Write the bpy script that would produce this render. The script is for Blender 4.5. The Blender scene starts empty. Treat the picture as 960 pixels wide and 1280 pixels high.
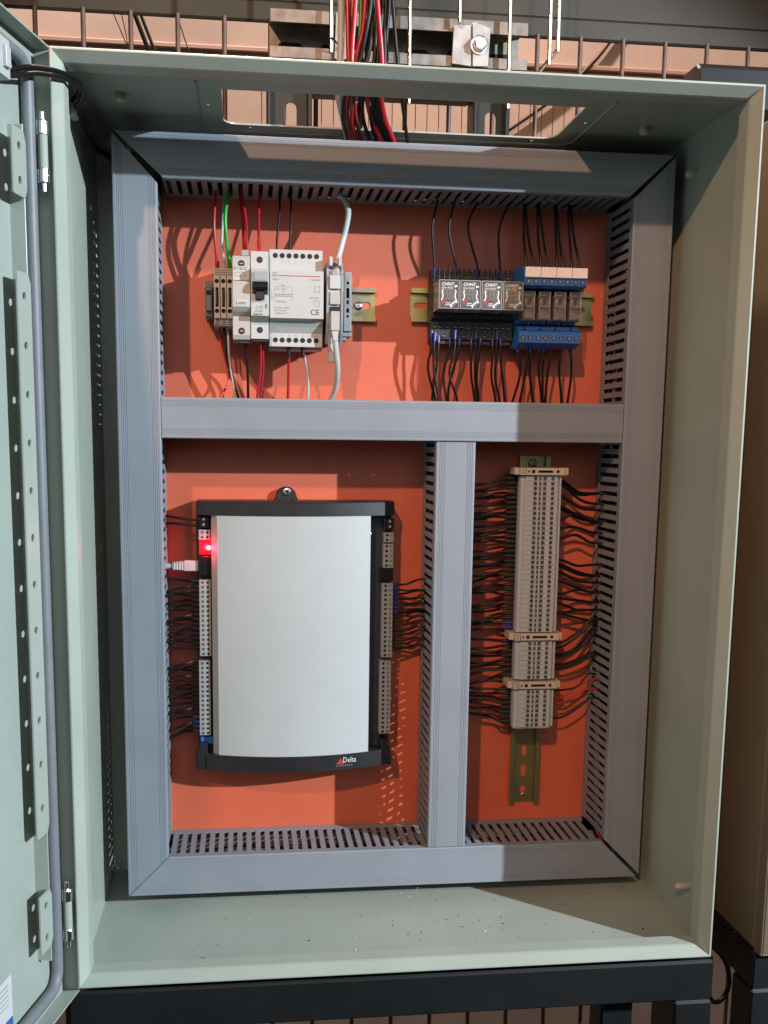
import bpy, math, random
from mathutils import Vector, Matrix
from mathutils.geometry import tessellate_polygon
random.seed(7)
S = bpy.context.scene
COL = S.collection
MM = 0.001

# ------------------------------------------------------------------ camera
cam = bpy.data.cameras.new('camera'); camo = bpy.data.objects.new('camera', cam); COL.objects.link(camo)
cam.sensor_fit = 'HORIZONTAL'; cam.sensor_width = 36.0; cam.lens = 46.875
cam.shift_x = 0.0319; cam.shift_y = 0.0963
cam.clip_start = 0.02; cam.clip_end = 60
yaw, pitch, roll = 0.1157, 0.1408, -0.0103
fw = Vector((math.sin(yaw)*math.cos(pitch), math.cos(yaw)*math.cos(pitch), -math.sin(pitch)))
rt = Vector((math.cos(yaw), -math.sin(yaw), 0)); dn = fw.cross(rt)
r2 = rt*math.cos(roll) + dn*math.sin(roll); d2 = dn*math.cos(roll) - rt*math.sin(roll)
up = -d2; bk = -fw
camo.matrix_world = Matrix(((r2.x, up.x, bk.x, 0.1516), (r2.y, up.y, bk.y, -0.8670), (r2.z, up.z, bk.z, 0.4901), (0, 0, 0, 1)))
S.camera = camo

# ------------------------------------------------------------------ world, lamps, exposure
w = bpy.data.worlds.new('World'); S.world = w; w.use_nodes = True
bg = w.node_tree.nodes['Background']; bg.inputs[0].default_value = (0.90, 0.83, 0.77, 1); bg.inputs[1].default_value = 0.035
def spot(name, loc, aim, watts, col, radius, cone, blend=0.3):
    l = bpy.data.lights.new(name, 'SPOT'); l.energy = watts; l.color = col
    l.shadow_soft_size = radius; l.spot_size = math.radians(cone); l.spot_blend = blend
    o = bpy.data.objects.new(name, l); COL.objects.link(o); o.location = loc
    o.rotation_euler = (Vector(aim) - Vector(loc)).to_track_quat('-Z', 'Y').to_euler()
spot('cool_work_light', (3.38, -2.42, 1.68), (0.23, 0.05, 0.40), 1330, (0.82, 0.95, 1.06), 0.028, 26)
spot('warm_flood_light', (-0.85, -2.73, 2.37), (0.45, 0.10, 0.80), 390, (1.0, 0.56, 0.33), 0.05, 31, 1.0)
spot('wall_fill_light', (0.10, 0.62, 2.6), (0.35, 1.15, 0.95), 300, (1.0, 0.76, 0.64), 0.06, 120)  # added lamp with no known source, brightens the wall behind the cabinet
fl = bpy.data.lights.new('front_fill_light', 'AREA'); fl.shape = 'DISK'; fl.size = 1.8; fl.energy = 14; fl.color = (1.0, 0.97, 0.94)  # added soft fill from the viewer's side, lifts the shadows on the plate
flo = bpy.data.objects.new('front_fill_light', fl); COL.objects.link(flo); flo.location = (0.5, -2.6, 1.5)
flo.rotation_euler = (Vector((0.3, 0.1, 0.45)) - flo.location).to_track_quat('-Z', 'Y').to_euler()
S.view_settings.view_transform = 'Standard'; S.view_settings.look = 'None'
S.view_settings.exposure = 0; S.view_settings.gamma = 1
S.render.engine = 'CYCLES'

# ------------------------------------------------------------------ materials
MATS = {}
ALB = 0.62
def mat(name, col, rough=0.5, metal=0.0, var=0.0, vscale=40, bump=0.0, bscale=300, spec=0.5, coat=0.0, col2=None, trans=0.0, emis=None, estr=0, stretch=None, rvar=0.0):
    if metal < 0.3:                                   # painted and moulded surfaces: real albedos, the lamps are exposed to suit
        col = tuple(c*ALB for c in col); col2 = tuple(c*ALB for c in col2) if col2 else None
    m = bpy.data.materials.new(name); m.use_nodes = True; nt = m.node_tree
    b = nt.nodes['Principled BSDF']
    b.inputs['Base Color'].default_value = (*col, 1); b.inputs['Roughness'].default_value = rough
    b.inputs['Metallic'].default_value = metal; b.inputs['Specular IOR Level'].default_value = spec
    b.inputs['Coat Weight'].default_value = coat; b.inputs['Coat Roughness'].default_value = 0.15
    if trans: b.inputs['Transmission Weight'].default_value = trans
    if emis: b.inputs['Emission Color'].default_value = (*emis, 1); b.inputs['Emission Strength'].default_value = estr
    src = None
    if var or bump or col2 or rvar:
        tc = nt.nodes.new('ShaderNodeTexCoord'); src = tc.outputs['Object']
        if stretch:
            mp = nt.nodes.new('ShaderNodeMapping'); mp.inputs['Scale'].default_value = stretch
            nt.links.new(src, mp.inputs['Vector']); src = mp.outputs[0]
    if var or col2:
        n = nt.nodes.new('ShaderNodeTexNoise'); n.inputs['Scale'].default_value = vscale; n.inputs['Detail'].default_value = 6
        n.inputs['Roughness'].default_value = 0.6
        nt.links.new(src, n.inputs['Vector'])
        r = nt.nodes.new('ShaderNodeValToRGB')
        c2 = col2 or tuple(max(0, c*(1-var)) for c in col); c1 = col if col2 else tuple(min(1, c*(1+var*0.5)) for c in col)
        r.color_ramp.elements[0].position = 0.35; r.color_ramp.elements[1].position = 0.65
        r.color_ramp.elements[0].color = (*c2, 1); r.color_ramp.elements[1].color = (*c1, 1)
        nt.links.new(n.outputs['Fac'], r.inputs[0]); nt.links.new(r.outputs[0], b.inputs['Base Color'])
    if rvar:
        n3 = nt.nodes.new('ShaderNodeTexNoise'); n3.inputs['Scale'].default_value = vscale*0.6; n3.inputs['Detail'].default_value = 5
        nt.links.new(src, n3.inputs['Vector'])
        mr = nt.nodes.new('ShaderNodeMapRange'); mr.inputs['To Min'].default_value = rough-rvar; mr.inputs['To Max'].default_value = rough+rvar
        nt.links.new(n3.outputs['Fac'], mr.inputs['Value']); nt.links.new(mr.outputs[0], b.inputs['Roughness'])
    if bump:
        n2 = nt.nodes.new('ShaderNodeTexNoise'); n2.inputs['Scale'].default_value = bscale; n2.inputs['Detail'].default_value = 3
        nt.links.new(src, n2.inputs['Vector'])
        bp = nt.nodes.new('ShaderNodeBump'); bp.inputs['Strength'].default_value = bump; bp.inputs['Distance'].default_value = 0.0005
        nt.links.new(n2.outputs['Fac'], bp.inputs['Height']); nt.links.new(bp.outputs[0], b.inputs['Normal'])
    MATS[name] = m
    return m
mat('paint', (0.52, 0.575, 0.495), 0.36, var=0.08, vscale=7, bump=0.16, bscale=750, rvar=0.10)
mat('door_paint', (0.49, 0.552, 0.482), 0.38, var=0.07, vscale=6, bump=0.16, bscale=750, rvar=0.10)
mat('orange', (0.79, 0.150, 0.068), 0.50, var=0.10, vscale=11, bump=0.16, bscale=650, rvar=0.10, spec=0.6)
mat('duct_grey', (0.305, 0.338, 0.385), 0.46, var=0.07, vscale=16, bump=0.05, bscale=500, rvar=0.05)
mat('duct_side', (0.33, 0.345, 0.385), 0.5, var=0.05, vscale=20)
mat('gasket', (0.25, 0.265, 0.285), 0.5, var=0.08, vscale=60, bump=0.3, bscale=420)
mat('chrome', (0.75, 0.75, 0.78), 0.18, 1.0)
mat('zinc', (0.40, 0.385, 0.37), 0.5, 1.0, var=0.25, vscale=60, bump=0.1, bscale=200)
mat('strut_zinc', (0.25, 0.225, 0.20), 0.55, 1.0, var=0.3, vscale=50, bump=0.1, bscale=200)
mat('bright_rod', (0.72, 0.66, 0.58), 0.2, 1.0)
mat('white_plastic', (0.66, 0.665, 0.65), 0.42, var=0.03, vscale=25)
mat('light_plastic', (0.58, 0.56, 0.53), 0.45, var=0.04, vscale=25)
mat('module_white', (0.63, 0.645, 0.63), 0.42, var=0.03, vscale=25)
mat('silver_grey', (0.42, 0.43, 0.46), 0.4)
mat('end_grey', (0.17, 0.18, 0.20), 0.5)
mat('cover_white', (0.55, 0.595, 0.605), 0.45, var=0.04, vscale=9, bump=0.08, bscale=700, rvar=0.10)
mat('cover_edge', (0.44, 0.50, 0.48), 0.42)
mat('beige', (0.66, 0.58, 0.49), 0.5, var=0.06, vscale=40)
mat('beige_bracket', (0.72, 0.60, 0.47), 0.5, var=0.05, vscale=40)
mat('terminal_grey', (0.60, 0.625, 0.64), 0.48, var=0.08, vscale=60)
mat('connector_grey', (0.38, 0.385, 0.385), 0.5, var=0.07, vscale=80)
mat('black_plastic', (0.018, 0.017, 0.020), 0.42, var=0.3, vscale=50, bump=0.35, bscale=900)
mat('dark_plastic', (0.030, 0.027, 0.034), 0.5, var=0.3, vscale=50, bump=0.2, bscale=900)
mat('black_gloss', (0.012, 0.012, 0.014), 0.25)
mat('hole', (0.012, 0.010, 0.009), 0.8)
mat('wire_black', (0.010, 0.009, 0.010), 0.40, spec=0.28)
mat('wire_red', (0.56, 0.018, 0.030), 0.32)
mat('wire_white', (0.66, 0.66, 0.64), 0.35)
mat('wire_green', (0.02, 0.42, 0.04), 0.32)
mat('cable_white', (0.62, 0.64, 0.63), 0.42)
mat('sleeve_black', (0.010, 0.010, 0.011), 0.45)
mat('sleeve_dark', (0.020, 0.022, 0.024), 0.5, spec=0.3)
mat('ferrule_blue', (0.012, 0.035, 0.28), 0.35)
mat('blue_plastic', (0.045, 0.21, 0.72), 0.42, var=0.15, vscale=60)
mat('tag_pink', (1.38, 1.28, 1.24), 0.55)
mat('relay_core', (0.46, 0.41, 0.36), 0.5, var=0.4, vscale=160)
mat('relay_core_blue', (0.38, 0.44, 0.60), 0.5, var=0.4, vscale=160)
mat('coil_olive', (0.30, 0.25, 0.18), 0.45, var=0.3, vscale=120)
mat('copper', (0.75, 0.42, 0.22), 0.3, 1.0)
mat('print_black', (0.035, 0.035, 0.04), 0.6)
mat('print_grey', (0.25, 0.25, 0.26), 0.6)
mat('print_light', (0.45, 0.46, 0.46), 0.6)
mat('print_white', (1.15, 1.15, 1.12), 0.5)
mat('logo_white', (0.85, 0.85, 0.84), 0.5)
mat('print_red', (0.62, 0.03, 0.03), 0.5)
mat('print_blue', (0.08, 0.14, 0.42), 0.5)
mat('black_steel', (0.012, 0.014, 0.015), 0.42, var=0.25, vscale=14, bump=0.1, bscale=500)
mat('olive_steel', (0.048, 0.038, 0.022), 0.6, var=0.3, vscale=9)
mat('mesh_steel', (0.16, 0.085, 0.06), 0.5, var=0.4, vscale=60)
mat('mesh_thin', (0.30, 0.16, 0.10), 0.5)
mat('plaster', (0.84, 0.66, 0.56), 0.85, var=0.28, vscale=2.2, bump=0.2, bscale=60)
mat('plaster_light', (0.66, 0.45, 0.36), 0.85, var=0.08, vscale=4)
mat('neighbor_paint', (0.21, 0.155, 0.095), 0.5, var=0.08, vscale=5)
mat('stud', (0.62, 0.55, 0.48), 0.5)
mat('shaving', (0.62, 0.60, 0.56), 0.3, 0.6)
mat('chip_orange', (0.7, 0.25, 0.12), 0.4)
mat('chip_dark', (0.05, 0.05, 0.05), 0.6)
mat('led_red', (0.6, 0.02, 0.02), 0.3, emis=(1.0, 0.10, 0.05), estr=30)
mat('led_red_body', (0.45, 0.01, 0.02), 0.3, emis=(1.0, 0.01, 0.04), estr=0.30)
mat('led_green', (0.1, 0.6, 0.1), 0.3, emis=(0.3, 1.0, 0.25), estr=5)
mat('sticker_white', (0.78, 0.80, 0.80), 0.5)
mat('sticker_blue', (0.04, 0.16, 0.42), 0.5)

def metal_passivated(name):
    m = bpy.data.materials.new(name); m.use_nodes = True; nt = m.node_tree; b = nt.nodes['Principled BSDF']
    tc = nt.nodes.new('ShaderNodeTexCoord'); n = nt.nodes.new('ShaderNodeTexNoise'); n.inputs['Scale'].default_value = 22; n.inputs['Detail'].default_value = 3
    mp = nt.nodes.new('ShaderNodeMapping'); mp.inputs['Scale'].default_value = (1, 1, 0.5)
    nt.links.new(tc.outputs['Object'], mp.inputs[0]); nt.links.new(mp.outputs[0], n.inputs['Vector'])
    r = nt.nodes.new('ShaderNodeValToRGB'); e = r.color_ramp.elements
    e[0].position = 0.30; e[0].color = (0.20, 0.19, 0.15, 1); e[1].position = 0.72; e[1].color = (0.32, 0.22, 0.18, 1)
    for p, c in ((0.42, (0.24, 0.26, 0.13, 1)), (0.50, (0.36, 0.30, 0.11, 1)), (0.60, (0.25, 0.26, 0.17, 1))):
        x = e.new(p); x.color = c
    nt.links.new(n.outputs['Fac'], r.inputs[0]); nt.links.new(r.outputs[0], b.inputs['Base Color'])
    b.inputs['Metallic'].default_value = 0.85; b.inputs['Roughness'].default_value = 0.36
    MATS[name] = m
metal_passivated('rail_zinc')

def clear_plastic(name, tint, gloss):
    m = bpy.data.materials.new(name); m.use_nodes = True; nt = m.node_tree; nt.nodes.clear()
    out = nt.nodes.new('ShaderNodeOutputMaterial'); t = nt.nodes.new('ShaderNodeBsdfTransparent'); g = nt.nodes.new('ShaderNodeBsdfPrincipled')
    t.inputs[0].default_value = (*tint, 1); g.inputs['Base Color'].default_value = (0.5, 0.5, 0.5, 1); g.inputs['Roughness'].default_value = 0.12
    f = nt.nodes.new('ShaderNodeFresnel'); f.inputs['IOR'].default_value = 1.5
    a = nt.nodes.new('ShaderNodeMath'); a.operation = 'ADD'; a.inputs[1].default_value = gloss; a.use_clamp = True
    mx = nt.nodes.new('ShaderNodeMixShader')
    nt.links.new(f.outputs[0], a.inputs[0]); nt.links.new(a.outputs[0], mx.inputs[0])
    nt.links.new(t.outputs[0], mx.inputs[1]); nt.links.new(g.outputs[0], mx.inputs[2]); nt.links.new(mx.outputs[0], out.inputs[0])
    MATS[name] = m
clear_plastic('clear', (0.90, 0.90, 0.88), 0.10)
clear_plastic('clear_edge', (0.9, 0.9, 0.9), 0.55)

# ------------------------------------------------------------------ mesh helpers (all lengths in millimetres)
class MB:
    """collects faces; build() links them as one mesh object"""
    def __init__(s): s.v = []; s.f = []; s.m = []; s.sm = []; s.mats = []
    def mi(s, m):
        if m not in s.mats: s.mats.append(m)
        return s.mats.index(m)
    def add(s, vs, fs, m, smooth=False):
        o = len(s.v); s.v += [tuple(p) for p in vs]; k = s.mi(m)
        for f in fs: s.f.append([o+i for i in f]); s.m.append(k); s.sm.append(smooth)
    def box(s, x0, x1, y0, y1, z0, z1, m, b=0.0):
        if x0 > x1: x0, x1 = x1, x0
        if y0 > y1: y0, y1 = y1, y0
        if z0 > z1: z0, z1 = z1, z0
        if b <= 0:
            s.add([(x0,y0,z0),(x1,y0,z0),(x1,y1,z0),(x0,y1,z0),(x0,y0,z1),(x1,y0,z1),(x1,y1,z1),(x0,y1,z1)],
                  [(3,2,1,0),(4,5,6,7),(0,1,5,4),(1,2,6,5),(2,3,7,6),(3,0,4,7)], m); return s
        b = min(b, (x1-x0)*.45, (y1-y0)*.45, (z1-z0)*.45)
        X, Y, Z = (x0, x1), (y0, y1), (z0, z1); V = []; idx = {}
        for i in (0, 1):
            for j in (0, 1):
                for k in (0, 1):
                    c = (X[i], Y[j], Z[k]); q = (b if i == 0 else -b, b if j == 0 else -b, b if k == 0 else -b)
                    for a in range(3):
                        p = list(c)
                        for t in range(3):
                            if t != a: p[t] += q[t]
                        idx[i, j, k, a] = len(V); V.append(p)
        F = []
        for a in range(3):
            u, w_ = [t for t in range(3) if t != a]
            for e in (0, 1):
                ring = []
                for (p, q) in ((0,0),(1,0),(1,1),(0,1)):
                    ijk = [0,0,0]; ijk[a] = e; ijk[u] = p; ijk[w_] = q; ring.append(idx[(*ijk, a)])
                F.append(ring)
            for p in (0, 1):
                for q in (0, 1):
                    i0 = [0,0,0]; i1 = [0,0,0]; i0[u] = p; i0[w_] = q; i1[u] = p; i1[w_] = q; i1[a] = 1
                    F.append([idx[(*i0, u)], idx[(*i1, u)], idx[(*i1, w_)], idx[(*i0, w_)]])
        for i in (0, 1):
            for j in (0, 1):
                for k in (0, 1): F.append([idx[i,j,k,0], idx[i,j,k,1], idx[i,j,k,2]])
        cx, cy, cz = (x0+x1)/2, (y0+y1)/2, (z0+z1)/2; out = []
        for f in F:                                   # outward normals
            a_, b_, c_ = (Vector(V[f[n]]) for n in (0, 1, 2)); n_ = (b_-a_).cross(c_-a_)
            ctr = sum((Vector(V[n]) for n in f), Vector())/len(f) - Vector((cx, cy, cz))
            out.append(f if n_.dot(ctr) >= 0 else f[::-1])
        s.add(V, out, m); return s
    def prism(s, outer, d0, d1, m, mp, holes=(), hd=None, hm=None, bev=0.0, fm=None, floor=True):
        """polygon (list of 2-D points) extruded from depth d0 (front) to d1 (back); mp(a,b,d) -> xyz.
        holes are cut into the front; hd = hole depth (None = right through)"""
        def area(p): return sum(p[i][0]*p[(i+1) % len(p)][1]-p[(i+1) % len(p)][0]*p[i][1] for i in range(len(p)))
        outer = list(outer) if area(outer) > 0 else list(outer)[::-1]
        sg = 1 if d1 > d0 else -1
        fr = outer
        if bev:
            fr = []; n = len(outer)
            for i in range(n):
                p0, p1, p2 = Vector(outer[i-1]), Vector(outer[i]), Vector(outer[(i+1) % n])
                e1 = (p1-p0).normalized(); e2 = (p2-p1).normalized()
                n1 = Vector((-e1.y, e1.x)); n2 = Vector((-e2.y, e2.x)); k = (n1+n2); k = k/max(0.35, k.length_squared/2) if k.length > 1e-6 else n1
                fr.append(tuple(p1 + k*bev))
        def face(loops, d, rev, mm):
            flat = [p for l in loops for p in l]
            if len(loops) == 1 and len(loops[0]) <= 4: tris = [tuple(range(len(flat)))]
            else: tris = tessellate_polygon([[Vector((p[0], p[1], 0)) for p in l] for l in loops])
            V = [mp(p[0], p[1], d) for p in flat]; out = []
            for t in tris:
                ar = area([flat[i] for i in t])
                if abs(ar) < 1e-9: continue
                t = tuple(t) if ar > 0 else tuple(reversed(t)); out.append(t[::-1] if rev else t)
            s.add(V, out, mm)
        def wall(l, da, db, mm, l2=None, sm=False):
            n = len(l); l2 = l2 or l
            V = [mp(p[0], p[1], da) for p in l] + [mp(p[0], p[1], db) for p in l2]
            s.add(V, [(i, (i+1) % n, n+(i+1) % n, n+i) for i in range(n)], mm, sm)
        hl = [list(h) for h in holes]
        face([fr]+hl, d0, False, fm or m)
        if bev: wall(fr, d0, d0+sg*bev, m, outer); wall(outer, d0+sg*bev, d1, m)
        else: wall(outer, d0, d1, m)
        for h in hl:
            h2 = h if area(h) < 0 else h[::-1]
            e = d0+sg*hd if hd else d1
            wall(h2, d0, e, hm or m)
            if hd and floor: face([h2[::-1]], e, False, hm or m)
        face([outer]+([] if hd else hl), d1, True, m); return s
    def tube(s, pts, r, m, n=6, cap=True, taper=None):
        P = [Vector(p) for p in pts]; V = []; F = []
        T = [(P[min(i+1, len(P)-1)]-P[max(i-1, 0)]).normalized() for i in range(len(P))]
        a = T[0].orthogonal().normalized()
        for i, p in enumerate(P):
            a = (a - T[i]*a.dot(T[i])).normalized(); b = T[i].cross(a)
            rr = r if taper is None else taper[i]
            for k in range(n):
                t = 2*math.pi*k/n; V.append(p + a*math.cos(t)*rr + b*math.sin(t)*rr)
        for i in range(len(P)-1):
            for k in range(n): F.append((i*n+k, i*n+(k+1) % n, (i+1)*n+(k+1) % n, (i+1)*n+k))
        s.add(V, F, m, True)
        if cap:
            s.add(V[:n], [tuple(range(n))[::-1]], m); s.add(V[-n:], [tuple(range(n))], m)
        return s
    def cyl(s, p0, p1, r, m, n=12, r1=None): return s.tube([p0, p1], r, m, n, True, [r, r if r1 is None else r1])
    def lathe(s, p, axis, prof, m, n=14):
        """prof = [(distance along axis, radius)...]"""
        ax = Vector(axis).normalized(); P = [Vector(p)+ax*d for d, _ in prof]
        a = ax.orthogonal().normalized(); b = ax.cross(a); V = []; F = []
        for (d, r), q in zip(prof, P):
            for k in range(n):
                t = 2*math.pi*k/n; V.append(q + a*math.cos(t)*r + b*math.sin(t)*r)
        for i in range(len(prof)-1):
            for k in range(n): F.append((i*n+k, i*n+(k+1) % n, (i+1)*n+(k+1) % n, (i+1)*n+k))
        F.append(tuple(range(n))[::-1]); F.append(tuple(range((len(prof)-1)*n, len(prof)*n)))
        s.add(V, F, m); return s
    def build(s, name, parent=None, kind=None, origin=None):
        me = bpy.data.meshes.new(name)
        o0 = Vector(origin) if origin is not None else (Vector(parent['_o']) if parent is not None and '_o' in parent else Vector((0, 0, 0)))
        me.from_pydata([((p[0]-o0.x)*MM, (p[1]-o0.y)*MM, (p[2]-o0.z)*MM) for p in s.v], [], s.f)
        for k in s.mats: me.materials.append(MATS[k])
        me.polygons.foreach_set('material_index', s.m); me.polygons.foreach_set('use_smooth', s.sm); me.update()
        o = bpy.data.objects.new(name, me); COL.objects.link(o)
        if parent is not None:
            o.parent = parent; o['_o'] = tuple(o0)
        else:
            o.location = o0*MM
            o['_o'] = tuple(o0)
        if kind: o['kind'] = kind
        return o
def tag(o, label, cat, group=None):
    o['label'] = label; o['category'] = cat
    if group: o['group'] = group
    return o
def thing(name, pos, label, cat, group=None):
    o = bpy.data.objects.new(name, None); COL.objects.link(o); o.location = Vector(pos)*MM; o['_o'] = tuple(float(c) for c in pos)
    o.empty_display_size = 0.01
    return tag(o, label, cat, group)
def dup(root, pos, label=None):
    c = root.copy(); COL.objects.link(c); c.location = Vector(pos)*MM
    if label: c['label'] = label
    for ch in root.children:
        k = ch.copy(); COL.objects.link(k); k.parent = c
        for g in ch.children:
            q = g.copy(); COL.objects.link(q); q.parent = k
    return c
def fmap(a, b, d): return (a, d, b)                 # front view: (x, z) polygon, depth along y
def xmap(a, b, d): return (d, a, b)                 # polygon in (y, z), extruded along x
def zmap(a, b, d): return (a, b, d)                 # polygon in (x, y), extruded along z
def rect(x0, x1, z0, z1): return [(x0, z0), (x1, z0), (x1, z1), (x0, z1)]
def circ(x, z, r, n=10, rz=None): return [(x+r*math.cos(2*math.pi*i/n), z+(rz or r)*math.sin(2*math.pi*i/n)) for i in range(n)]
def slot(x, z, w_, h, n=5):
    """stadium shaped hole, upright if h > w_"""
    r = min(w_, h)/2; P = []
    for i in range(2*n+2):
        if h >= w_:
            t = math.pi*(i if i <= n else i-1)/n; oz = (h/2-r) if i <= n else -(h/2-r)
            P.append((x+r*math.cos(t), z+oz+r*math.sin(t)))
        else:
            t = -math.pi/2+math.pi*(i if i <= n else i-1)/n; ox = (w_/2-r) if i <= n else -(w_/2-r)
            P.append((x+ox+r*math.cos(t), z+r*math.sin(t)))
    return P
def smooth_path(pts, per=6):
    P = [Vector(p) for p in pts]
    if len(P) < 3: return P
    Q = [P[0]*2-P[1]] + P + [P[-1]*2-P[-2]]; out = []
    for i in range(1, len(Q)-2):
        for k in range(per):
            t = k/per; p0, p1, p2, p3 = Q[i-1], Q[i], Q[i+1], Q[i+2]
            out.append(0.5*((2*p1)+(p2-p0)*t+(2*p0-5*p1+4*p2-p3)*t*t+(3*p1-p0-3*p2+p3)*t**3))
    out.append(P[-1]); return out
def print_text(txt, x, z, y, size, m, parent, name='lettering', align='LEFT', sx=1.0, bold=0.0, rot=None, shear=0.0):
    """flat lettering facing the viewer (towards -y); size in mm"""
    c = bpy.data.curves.new(name, 'FONT'); c.body = txt; c.size = size; c.align_x = align; c.offset = bold; c.shear = shear
    c.resolution_u = 2
    t = bpy.data.objects.new('tmp', c); COL.objects.link(t)
    me = bpy.data.meshes.new_from_object(t); bpy.data.objects.remove(t); bpy.data.curves.remove(c)
    o0 = Vector(parent['_o'])
    for v in me.vertices:
        a, b = v.co.x*sx, v.co.y
        if rot: a, b = a*math.cos(rot)-b*math.sin(rot), a*math.sin(rot)+b*math.cos(rot)
        v.co = ((x+a-o0.x)*MM, (y-o0.y)*MM, (z+b-o0.z)*MM)
    me.materials.clear(); me.materials.append(MATS[m]); me.name = name
    o = bpy.data.objects.new(name, me); COL.objects.link(o); o.parent = parent; o['_o'] = tuple(o0)
    return o
ORD = ['first','second','third','fourth','fifth','sixth','seventh','eighth','ninth','tenth','eleventh','twelfth','thirteenth','fourteenth','fifteenth','sixteenth','seventeenth','eighteenth','nineteenth','twentieth',
       'twenty-first','twenty-second','twenty-third','twenty-fourth','twenty-fifth','twenty-sixth','twenty-seventh','twenty-eighth','twenty-ninth','thirtieth','thirty-first','thirty-second','thirty-third','thirty-fourth','thirty-fifth','thirty-sixth','thirty-seventh','thirty-eighth','thirty-ninth','fortieth','forty-first','forty-second','forty-third','forty-fourth','forty-fifth','forty-sixth','forty-seventh','forty-eighth']

# ================================================================== the setting
W0, H0, D0 = 600.0, 800.0, 250.0
YD, YP = 145.0, 225.0            # front of the ducts, front of the mounting plate
m = MB(); m.box(-2600, 3200, 1150, 1170, -1400, 3000, 'plaster'); m.build('wall', kind='structure')

# ================================================================== control cabinet
CAB = thing('control_cabinet', (300, 125, 0), 'open mint green steel control cabinet standing on a black frame', 'cabinet')
m = MB(); m.box(1.5, W0-1.5, D0-1.5, D0, 1.5, H0-1.5, 'paint'); m.build('back_wall', CAB)
m = MB(); m.box(0, 1.5, 2, D0, 0, H0, 'paint'); m.build('side_wall', CAB)
m = MB(); m.box(W0-1.5, W0, 2, D0, 0, H0, 'paint'); m.build('side_wall', CAB)
m = MB(); m.box(1.5, W0-1.5, 2, D0, 0, 1.5, 'paint'); m.build('bottom_wall', CAB)
opening = [(134, 75), (466, 75)] + [(466-14+14*math.cos(t), 172-14+14*math.sin(t)) for t in [math.pi/2*i/6 for i in range(7)]] \
        + [(134+14-14*math.sin(t), 172-14+14*math.cos(t)) for t in [math.pi/2*i/6 for i in range(7)]]
gh = [circ(x, y, 1.9, 8) for x, y in ((121, 118), (160, 180), (445, 180), (480, 118), (300, 180))]
m = MB(); m.prism(rect(1.5, W0-1.5, 2, D0), H0, H0-1.5, 'paint', zmap, holes=[opening]+gh); m.build('top_wall', CAB)
# embossed outline of the gland area on the underside of the top wall
m = MB()
em = [(112, 56), (112, 178), (124, 190), (476, 190), (488, 178), (488, 56)]
m.tube([(x, y, H0-1.9) for x, y in em], 1.1, 'paint', 6); m.build('gland_rib', CAB)
# folded front lip, mitred round the opening
prof = [(0, 3), (0, 0), (0.9, -1.1), (2.1, -1.1), (8.8, 8.0), (9.6, 10), (10.6, 24), (9.4, 24), (8.0, 10.2), (1.5, 3)]
V = []; F = []
for d, y in prof: V += [(d, y, d), (W0-d, y, d), (W0-d, y, H0-d), (d, y, H0-d)]
n = len(prof)
for i in range(n):
    for k in range(4): F.append((i*4+k, i*4+(k+1) % 4, ((i+1) % n)*4+(k+1) % 4, ((i+1) % n)*4+k))
m = MB(); m.add(V, F, 'paint'); m.build('front_lip', CAB)
def stud(p, ax, L, r):
    q = MB(); q.lathe(p, ax, [(0, r*0.9), (L*0.5, r), (L*0.75, r*0.92), (L*0.92, r*0.62), (L, r*0.2)], 'stud', 16); return q.build('wall_plug', CAB)
stud((44, 98, 798.5), (0, 0, -1), 8, 5.0); stud((541, 121, 798.5), (0, 0, -1), 8, 5.0)
stud((598.5, 126, 758), (-1, 0, 0), 11, 4.6); stud((598.5, 50, 50), (-1, 0, 0), 16, 3.9)
m = MB(); m.lathe((21, 249, 789), (0, -1, 0), [(0, 3), (24, 3), (24, 6), (30, 6), (31, 5)], 'stud', 6); m.build('mounting_bolt', CAB)
# ---- door, opened a little past square
A = math.radians(14); UX, UY = -math.sin(A), -math.cos(A); NX, NY = math.cos(A), -math.sin(A)
def dmap(u, z, w_): return (-10.5+UX*u+NX*w_, 32+UY*u+NY*w_, 490+(z-490)*1.043)
def dbox(q, u0, u1, w0, w1, z0, z1, mt): q.prism(rect(u0, u1, z0, z1), w1, w0, mt, dmap, bev=0.3)
DZ0, DZ1, DU0, DU1 = 12.0, 790.0, 17.0, 615.0
m = MB(); dbox(m, DU0, DU1, -1.5, 0, DZ0, DZ1, 'door_paint'); DOOR = m.build('door', CAB)
m = MB()
for (a, b, c, d_) in ((DU0, DU0+1.5, DZ0, DZ1), (DU1-1.5, DU1, DZ0, DZ1)): dbox(m, a, b, 0, 14.6, c, d_, 'door_paint')
for c in (DZ0, DZ1-1.5): dbox(m, DU0+1.5, DU1-1.5, 0, 14.6, c, c+1.5, 'door_paint')
m.build('edge_flange', DOOR)
gp = []; R_ = 16; u0, u1, z0, z1 = 43.5, DU1-18.5, DZ0+19, DZ1-19
for cx, cz, t0 in ((u1-R_, z1-R_, 0), (u0+R_, z1-R_, 90), (u0+R_, z0+R_, 180), (u1-R_, z0+R_, 270)):
    for i in range(9):
        t = math.radians(t0+90*i/8); gp.append((cx+R_*math.cos(t), cz+R_*math.sin(t)))
gp2 = []
for i, p in enumerate(gp):
    q = gp[(i+1) % len(gp)]; L = math.hypot(q[0]-p[0], q[1]-p[1]); k = max(1, int(L/40))
    for j in range(k): gp2.append((p[0]+(q[0]-p[0])*j/k, p[1]+(q[1]-p[1])*j/k))
gp2.append(gp2[0])
m = MB(); m.tube([dmap(u, z, 6) for u, z in gp2], 5.2, 'gasket', 12, False); m.build('gasket', DOOR)
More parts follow.
